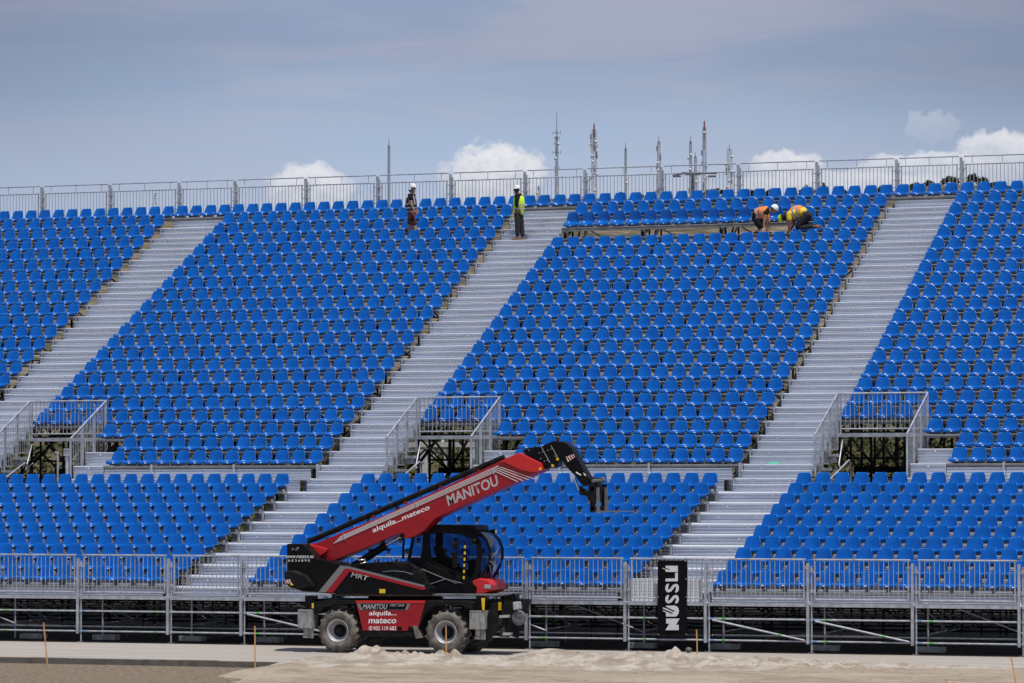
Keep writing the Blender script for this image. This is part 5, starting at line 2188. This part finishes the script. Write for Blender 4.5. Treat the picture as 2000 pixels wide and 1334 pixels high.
skin_part('trousers', [[(J(1012.8, 408), (.14, .16)), (hip, (.145, .165)), (hn, .115), (kn, .085), (an + Vector((0, 0, .02)), .068)],
                       [(hip, (.145, .165)), (hf_, .115), (kf, .085), (af + Vector((0, 0, .02)), .068)]], M['greycloth'], p2)
skin_part('hair', [[(J(1010.8, 370), (.07, .085)), (J(1012.3, 374.5), (.055, .07))]], M['hair'], p2)
skin_part('beard', [[(J(1005.6, 376), (.035, .05)), (J(1004.2, 378), (.022, .03))]], M['hair'], p2)
helmet(J(1009.3, 368.5), .112, M['helmet'], p2, .12, math.pi)
mb = MB()
mb.tube([J(1006.3, 369.5, -.10), J(1007.0, 379, -.07)], .008, 5)
mb.tube([J(1011.5, 370, -.10), J(1007.0, 379, -.07)], .008, 5)
mb.build('chin_strap', M['blackcloth'], p2)
for a in (an, af):
    skin_part('shoe', [[(a + F * -.05 + Vector((0, 0, -.03)), .052), (a + F * .08 + Vector((0, 0, -.045)), .046), (a + F * .2 + Vector((0, 0, -.055)), .036)]], M['boot'], p2)

# man crouching on the unfinished row: orange vest, white helmet
Y3 = dUy(19) + .35
J = lambda x, y, dy=0.0: V(at(x, y, Y3 + dy))
zf = dUz(19)
p3 = empty('person', (J(1490, 466).x, Y3, zf), 'crouching man in white helmet and orange vest bending over the unfinished seat row', 'person')
hip, mid, chest, neck, head = J(1474.5, 424), J(1482, 416), J(1493, 412.5), J(1504, 410.5), J(1511.5, 411)
shn, shf = J(1497.5, 414, -.18), J(1499.5, 412, .18)
eln, elf = J(1492.5, 431, -.22), J(1502, 428, .22)
wrn, wrf = J(1491.5, 446, -.22), J(1503, 441, .16)
hn, hf_ = J(1475, 427, -.10), J(1477, 426, .10)
kn, kf = J(1488.5, 449, -.10), J(1501, 443, .12)
an, af = J(1475, 461, -.10), J(1497, 463, .12)
an.z, af.z = zf + .09, zf + .09
body = [[(hip, (.14, .15)), (mid, (.125, .15)), (chest, (.14, .17)), (neck, .056)],
        [(chest, (.14, .17)), (shn, .066), (eln, .048), (wrn, .034)], [(chest, (.14, .17)), (shf, .066), (elf, .048), (wrf, .034)],
        [(hip, (.14, .15)), (hn, .10), (kn, .066), (an, .045), (an + Vector((.12, 0, -.05)), .036)],
        [(hip, (.14, .15)), (hf_, .10), (kf, .066), (af, .045), (af + Vector((.12, 0, -.05)), .036)]] + head_chain(neck, head, (.75, 0, -.65))
hand(body, wrn, (.1, 0, -1), (.8, -.4, .1), .7)
hand(body, wrf, (.2, 0, -1), (.8, .4, .1), .7)
skin_part('body', body, M['skin1'], p3)
ears_eyes(head, neck, (.75, 0, -.65), p3, M['skin1'])
skin_part('shirt', [[(chest, (.15, .175)), (J(1501, 411), (.10, .12))], [(chest, (.15, .175)), (shn, .082), (shn.lerp(eln, .45), .072)],
                    [(chest, (.15, .175)), (shf, .082), (shf.lerp(elf, .45), .072)]], M['blackcloth'], p3)
skin_part('vest', [[(J(1475.5, 420), (.16, .18)), (mid, (.16, .18)), (J(1490, 413), (.165, .185)), (J(1500, 411.5), (.12, .15))],
                   [(J(1490, 413), (.165, .185)), (J(1499, 424, -.05), (.07, .09)), (J(1500, 429, -.05), (.03, .06))]], M['hivisorange'], p3)
band(p3, J(1479, 418.5), J(1482, 417), .20, .205, M['reflect'], 'reflective_stripe')
band(p3, J(1486.5, 415.5), J(1489.5, 414), .205, .21, M['reflect'], 'reflective_stripe')
skin_part('shorts', [[(J(1477.5, 421), (.14, .16)), (hip, (.15, .165)), (hn, .118), (kn, .088)], [(hip, (.15, .165)), (hf_, .118), (hf_.lerp(kf, .85), .085)]], M['blackcloth'], p3)
for w, e_ in ((wrn, eln), (wrf, elf)):
    d = (w - e_).normalized()
    skin_part('glove', [[(w - d * .03, .042), (w + d * .05, .042), (w + d * .12 + Vector((.03, 0, 0)), .026)], [(w + d * .05, .042), (w + d * .10 + Vector((-.03, -.02, 0)), .016)]],
              M['glove'], p3)
skin_part('hair', [[(J(1508.5, 407), (.07, .08)), (J(1505.5, 408), (.06, .07))]], M['hair'], p3)
helmet(J(1513.0, 406.5), .118, M['helmet'], p3, .62, 0, 0, False)
for a in (an, af):
    skin_part('shoe', [[(a + Vector((-.05, 0, -.03)), .050), (a + Vector((.08, 0, -.05)), .045), (a + Vector((.19, 0, -.06)), .034)]], M['blackcloth'], p3)

# man kneeling on the seats: yellow shirt, orange vest, head down
Y4 = dUy(19) + .25
J = lambda x, y, dy=0.0: V(at(x, y, Y4 + dy))
p4 = empty('person', (J(1570, 440).x, Y4, dUz(19)), 'kneeling man in yellow shirt and orange vest with head down under a lime helmet', 'person')
hip, mid, chest, neck, head = J(1576, 419), J(1565, 413), J(1549, 417), J(1536.5, 424), J(1528.5, 427.5)
shn, shf = J(1541.5, 420, -.18), J(1546, 419, .18)
eln, elf = J(1541.5, 441, -.22), J(1552, 438, .2)
wrn, wrf = J(1541.8, 457, -.22), J(1541, 452, .1)
hn, hf_ = J(1577, 422, -.10), J(1579, 422, .10)
kn, kf = J(1557, 445, -.12), J(1564, 443, .12)
an, af = J(1591, 442.5, -.12), J(1596, 441.5, .12)
body = [[(hip, (.145, .16)), (mid, (.135, .16)), (chest, (.145, .175)), (neck, .058)],
        [(chest, (.145, .175)), (shn, .07), (eln, .05), (wrn, .036)], [(chest, (.145, .175)), (shf, .07), (elf, .05), (wrf, .036)],
        [(hip, (.145, .16)), (hn, .11), (kn, .07), (an, .05), (an + Vector((.08, 0, -.02)), .04)],
        [(hip, (.145, .16)), (hf_, .11), (kf, .07), (af, .05), (af + Vector((.08, 0, -.02)), .04)]] + head_chain(neck, head, (-.3, 0, -.95))
hand(body, wrn, (-.25, 0, -1), (-.7, -.5, .1), .4)
hand(body, wrf, (-.25, 0, -1), (-.7, .5, .1), .4)
skin_part('body', body, M['skin2'], p4)
ears_eyes(head, neck, (-.3, 0, -.95), p4, M['skin2'])
skin_part('shirt', [[(J(1577, 416), (.13, .16)), (mid, (.15, .175)), (chest, (.158, .185)), (J(1540, 421), (.10, .12))],
                    [(chest, (.158, .185)), (shn, .09), (shn.lerp(eln, .6), .080)], [(chest, (.158, .185)), (shf, .09), (shf.lerp(elf, .6), .080)]], M['yellowcloth'], p4)
skin_part('vest', [[(J(1570.5, 413.6), (.165, .195)), (J(1560, 413.0), (.185, .212)), (J(1551, 416), (.190, .215)), (J(1543.5, 419), (.135, .17))],
                   [(J(1560, 413.3), (.168, .195)), (J(1553.5, 427, -.1), (.05, .07))]], M['hivisorange'], p4)
for xa, ya, xb, yb in ((1562.5, 413.5, 1559.5, 414.2), (1554, 416, 1551, 417)):
    band(p4, J(xa, ya), J(xb, yb), .236, .25, M['reflect'], 'reflective_stripe')
skin_part('trousers', [[(J(1574, 418), (.14, .16)), (hip, (.165, .175)), (hn, .128), (kn, .095), (an, .072)], [(hip, (.165, .175)), (hf_, .128), (kf, .095), (af, .072)]],
          M['greycloth'], p4)
skin_part('neck_cloth', [[(J(1538, 422.5), .10), (J(1532, 425.5), (.10, .11)), (J(1529, 428), (.085, .10))]], M['blackcloth'], p4)
for w, e_ in ((wrn, eln), (wrf, elf)):
    d = (w - e_).normalized()
    skin_part('glove', [[(w - d * .03, .042), (w + d * .05, .042), (w + d * .13 + Vector((-.03, 0, 0)), .026)], [(w + d * .05, .042), (w + d * .10 + Vector((.03, -.02, 0)), .016)]],
              M['darkglove'], p4)
helmet(J(1526.5, 426.5), .120, M['limehelmet'], p4, math.radians(-105), 0, 0, False)
for a in (an, af):
    skin_part('shoe', [[(a + Vector((-.02, 0, 0)), .060), (a + Vector((.10, 0, -.0)), .058)], [(a + Vector((.10, 0, 0)), .058), (a + Vector((.14, 0, -.10)), .045)]], M['boot'], p4)


# ------------------------------------------------------------------ ridge: trees, masts, pylon; scrub on the slope
def far_pt(px, py, r):
    d = ray(px, py)
    h = math.hypot(d.x, d.y)
    return CAM + d * (r / h)


def ridge_tree(px, ytop, ybase, wpx, lab, seed):
    rnd = random.Random(seed)
    r = 1290 - rnd.uniform(0, 15)
    b = far_pt(px, ybase + 4, r)
    t = far_pt(px, ytop, r)
    H = t.z - b.z
    Wd = wpx / 7247.0 * r
    e = empty('ridge_tree', b, lab, 'tree', 'dark trees along the ridge')
    mb = MB()
    mb.tube([b + Vector((0, 0, -1)), b + Vector((.1, 0, H * .35)), b + Vector((.3, 0, H * .7))], [.30, .22, .10], 7)
    for s in (-1, 1):
        mb.tube([b + Vector((.1, 0, H * .3)), b + Vector((s * Wd * .25, rnd.uniform(-1, 1), H * .6))], [.14, .06], 5)
    mb.build('trunk', M['bark'], e)
    mb = MB()
    blobs = []
    nb = max(4, int(wpx / 4))
    for i in range(nb):
        f = (i + .5) / nb * 2 - 1
        blobs.append((f * Wd * .38, rnd.uniform(-.3, .3) * Wd * .5, H * (.45 + .33 * (1 - abs(f) ** 1.5) * rnd.uniform(.5, 1.1)), rnd.uniform(.16, .26) * Wd / max(1, nb / 6), H * rnd.uniform(.2, .32)))
    for (bx, by, bz, br, bh) in blobs:
        for q in range(int(420 / nb) + 20):
            while True:
                v = Vector((rnd.uniform(-1, 1), rnd.uniform(-1, 1), rnd.uniform(-1, 1)))
                if .25 < v.length < 1:
                    break
            c = b + Vector((bx + v.x * br, by + v.y * br, bz + v.z * bh))
            s = rnd.uniform(.22, .5)
            n1 = Vector((rnd.uniform(-1, 1), rnd.uniform(-1, 1), rnd.uniform(-1, 1))).normalized()
            n2 = n1.orthogonal().normalized()
            n3 = n1.cross(n2)
            mb.add([c - n2 * s, c + n3 * s * .6, c + n2 * s, c - n3 * s * .6], [(0, 1, 2, 3)])
    mb.build('crown', M['leaf'], e)


TREES = [(1212, 375, 386, 20), (1246, 377, 387, 25), (1395, 367, 383, 54), (1470, 370, 384, 17), (1503, 368, 384, 14), (1575, 364, 384, 36), (1608, 358, 384, 22),
         (1643, 369, 384, 32), (1725, 362, 378, 27), (1786, 356, 372, 32), (1814, 352, 368, 26), (1856, 344, 364, 44), (1900, 338, 364, 27), (1920, 344, 365, 22),
         (1941, 355, 367, 18), (1968, 362, 370, 16)]
TLAB = ['small dark tree on the ridge just right of the red and white mast', 'dark bushy tree right of the small one beyond the red and white mast',
        'wide dark tree clump at the foot of the masts right of the T-shaped pylon', 'small round ridge tree left of the crouching man',
        'small round ridge tree above the crouching man', 'low wide ridge tree right of the crouching man', 'upright ridge tree rising behind the rear railing above the kneeling man',
        'low wide ridge tree right of the upright one above the kneeling man', 'low ridge tree left of the right-hand stairs top', 'broad ridge tree at the top of the right-hand stairs',
        'ridge tree just left of the widest crown on the right', 'widest and darkest ridge crown at the right of the photo', 'tallest ridge tree at the right end of the railing',
        'ridge tree leaning on the tallest one at the right', 'low ridge tree second from the right photo edge', 'smallest ridge tree nearest the right photo edge']
for i, ((px, yt, yb_, w), lab) in enumerate(zip(TREES, TLAB)):
    ridge_tree(px, yt, yb_, w, lab, 100 + i)


def mast(px, ytop, ybase, wpx, lab, top='plain', seed=1, r=1285.0, dishes=0, stripes=False, arms=()):
    rnd = random.Random(seed)
    b = far_pt(px, ybase, r)
    t = far_pt(px, ytop, r)
    H = t.z - b.z
    w = wpx / 7247.0 * r
    e = empty('radio_mast', b, lab, 'mast', 'radio masts on the ridge')
    body = H * (.72 if top == 'spike' else .9)
    lat = MB()
    n = max(6, int(body / max(w, .6)))
    for s in ((-1, -1), (1, -1), (1, 1), (-1, 1)):
        lat.bar(b + Vector((s[0] * w / 2, s[1] * w / 2, -3)), b + Vector((s[0] * w * .38, s[1] * w * .38, body)), .075)
    for i in range(n):
        z0, z1 = body * i / n, body * (i + 1) / n
        if stripes:
            lat.cur = i % 4 // 2
        k0 = w / 2 * (1 - .24 * i / n)
        k1 = w / 2 * (1 - .24 * (i + 1) / n)
        for sy in (-1, 1):
            lat.bar(b + Vector((-k0, sy * k0, z0)), b + Vector((k1, sy * k1, z1)), .05)
            lat.bar(b + Vector((k0, sy * k0, z0)), b + Vector((-k1, sy * k1, z1)), .05)
            lat.bar(b + Vector((-k1, sy * k1, z1)), b + Vector((k1, sy * k1, z1)), .05)
        for sx in (-1, 1):
            lat.bar(b + Vector((sx * k0, -k0, z0)), b + Vector((sx * k1, k1, z1)), .05)
    lat.build('lattice', [M['mast'], M['mastred']], e)
    mb = MB()
    mb.tube([b + Vector((0, 0, body * .96)), b + Vector((0, 0, H))], [.16, .07], 6)
    if top == 'redspike':
        mb.cur = 1
        mb.tube([b + Vector((0, 0, H * .80)), b + Vector((0, 0, H * .97))], [.34, .26], 8)
        mb.cur = 2
        mb.tube([b + Vector((0, 0, H * .62)), b + Vector((0, 0, H * .80))], [.36, .34], 8)
    mb.build('spire', [M['mast'], M['mastred'], M['mastwhite']], e)
    if arms:
        mb = MB()
        for f, a in arms:
            for q in (0, math.pi / 2):
                d = Vector((math.cos(q), math.sin(q), 0)) * a / 7247.0 * r
                mb.bar(b + Vector((0, 0, H * f)) - d, b + Vector((0, 0, H * f)) + d, .10)
                for s in (-1, 1):
                    mb.bar(b + Vector((0, 0, H * f - .5)) + d * s, b + Vector((0, 0, H * f + .7)) + d * s, .12)
        mb.build('antenna_arms', M['mast'], e)
    for i in range(dishes):
        z = body * rnd.uniform(.12, .92)
        a = rnd.uniform(0, 6.28)
        d = Vector((math.cos(a), -abs(math.sin(a)), 0))
        c = b + Vector((0, 0, z)) + d * (w * .6 + .2)
        mb = MB()
        if i % 3 == 0:
            mb.ball(c, .55, .3, .55, 10, 6)
            mb.build('dish', M['mastwhite'], e)
        else:
            mb.box(c.x - .18, c.x + .18, c.y - .15, c.y + .15, c.z - .9, c.z + .9)
            mb.build('panel_antenna', M['mastwhite'] if i % 2 else M['mast'], e)


mast(759.5, 270, 412, 4.5, 'thin lone lattice mast behind the railing left of the large cloud', 'plain', 1)
mast(1087.5, 218, 392, 4.5, 'tall grey mast with cross arms and a long thin spire', 'spike', 2, arms=((.36, 5), (.54, 8), (.64, 5), (.76, 8), (.70, 5)), dishes=4)
mast(1160.5, 238, 390, 9, 'stout red and white mast crowded with white dishes', 'redspike', 3, dishes=22, stripes=True, arms=((.55, 7), (.68, 7)))
mast(1222, 279, 388, 4, 'short thin mast between the stout red and white one and its right neighbour', 'plain', 4, dishes=2)
mast(1287, 264, 388, 6, 'grey mast with a white dish near its top', 'plain', 5, dishes=9)
mast(1349, 264, 386, 5, 'dark comb-like mast just left of the red-tipped mast', 'plain', 6, dishes=7)
mast(1358.5, 297, 386, 5, 'shortest mast, squeezed against the left of the red-tipped mast', 'plain', 7, dishes=2)
mast(1376, 233, 386, 7, 'tallest red-tipped mast above the T-shaped pylon', 'redspike', 8, dishes=12, arms=((.42, 5),))
mast(1425, 281, 385, 10, 'broad mast with white drum antennas, rightmost on the ridge', 'plain', 9, dishes=16)
mast(1052, 362, 395, 3, 'tiny mast low on the ridge right of the man in lime vest', 'plain', 10, dishes=2)
# T-shaped cable-car pylon
b, t = far_pt(1353.5, 392, 1000), far_pt(1353.5, 341, 1000)
e = empty('cable_pylon', b, 'dark T-shaped cable pylon standing behind the rear railing', 'pylon')
mb = MB()
mb.tube([b + Vector((0, 0, -3)), t], [.55, .42], 10)
mb.build('column', M['pylon'], e)
l_, r_ = far_pt(1313, 343, 1000), far_pt(1401, 339, 1000)
mb = MB()
mb.bar(far_pt(1331, 337, 1000), far_pt(1374, 337, 1000), .6, .25)
mb.bar(l_, far_pt(1338, 339, 1000), .45, .3)
mb.bar(far_pt(1368, 339, 1000), r_, .45, .3)
mb.bar(far_pt(1338, 340, 1000), far_pt(1368, 340, 1000), .7, .6)
mb.build('crossarm', M['pylon'], e)
mb = MB()
for px_ in (1318, 1326, 1394, 1387):
    p = far_pt(px_, 343.5, 1000)
    mb.box(p.x - .5, p.x + .5, p.y - .4, p.y + .4, p.z - .35, p.z + .1)
mb.build('sheaves', M['pylon'], e)
# distant grid pylon on the left
b, t = far_pt(303, 404, 1290), far_pt(303, 378, 1290)
e = empty('grid_pylon', b, 'faint distant electricity pylon behind the left of the rear railing', 'pylon')
mb = MB()
for s in (-1, 1):
    mb.bar(b + Vector((s * .9, 0, -3)), t + Vector((s * .1, 0, 0)), .10)
H = t.z - b.z
for f in (.2, .4, .6, .8):
    mb.bar(b + Vector((-.8 * (1 - f), 0, H * f)), b + Vector((.6 * (1 - f), 0, H * (f + .2))), .07)
mb.build('lattice', M['mast'], e)
mb = MB()
for f in (.62, .82, .98):
    mb.bar(b + Vector((-1.1, 0, H * f)), b + Vector((1.1, 0, H * f)), .10)
mb.build('crossarms', M['mast'], e)

# scrub on the lower slope, seen between the seats and through the entrances
mb = MB()
rnd = random.Random(5)
for i in range(1500):
    px = rnd.uniform(-120, 2120)
    r = 140 + 260 * rnd.random() ** 1.8
    b = hill_pt(px, max(r, R0))
    if r < R0:
        d = (HF + RT * ((px - 1000) / 7247.0)).normalized()
        q = CAM + d * r
        b = Vector((q.x, q.y, -.4))
    s = rnd.uniform(.8, 2.3)
    hgt = s * rnd.uniform(.7, 1.5)
    for q in range(44):
        v = Vector((rnd.gauss(0, .5), rnd.gauss(0, .5), rnd.random()))
        c = b + Vector((v.x * s, v.y * s, v.z * hgt))
        k = rnd.uniform(.08, .22)
        n1 = Vector((rnd.uniform(-1, 1), rnd.uniform(-1, 1), rnd.uniform(-.6, 1))).normalized()
        n2 = n1.orthogonal().normalized()
        n3 = n1.cross(n2)
        mb.add([c - n2 * k, c + n3 * k * .7, c + n2 * k, c - n3 * k * .7], [(0, 1, 2, 3)])
tag(mb.build('scrub', M['scrub']), 'olive and yellowish scrub covering the slope behind the stand', 'scrub', None, 'stuff')
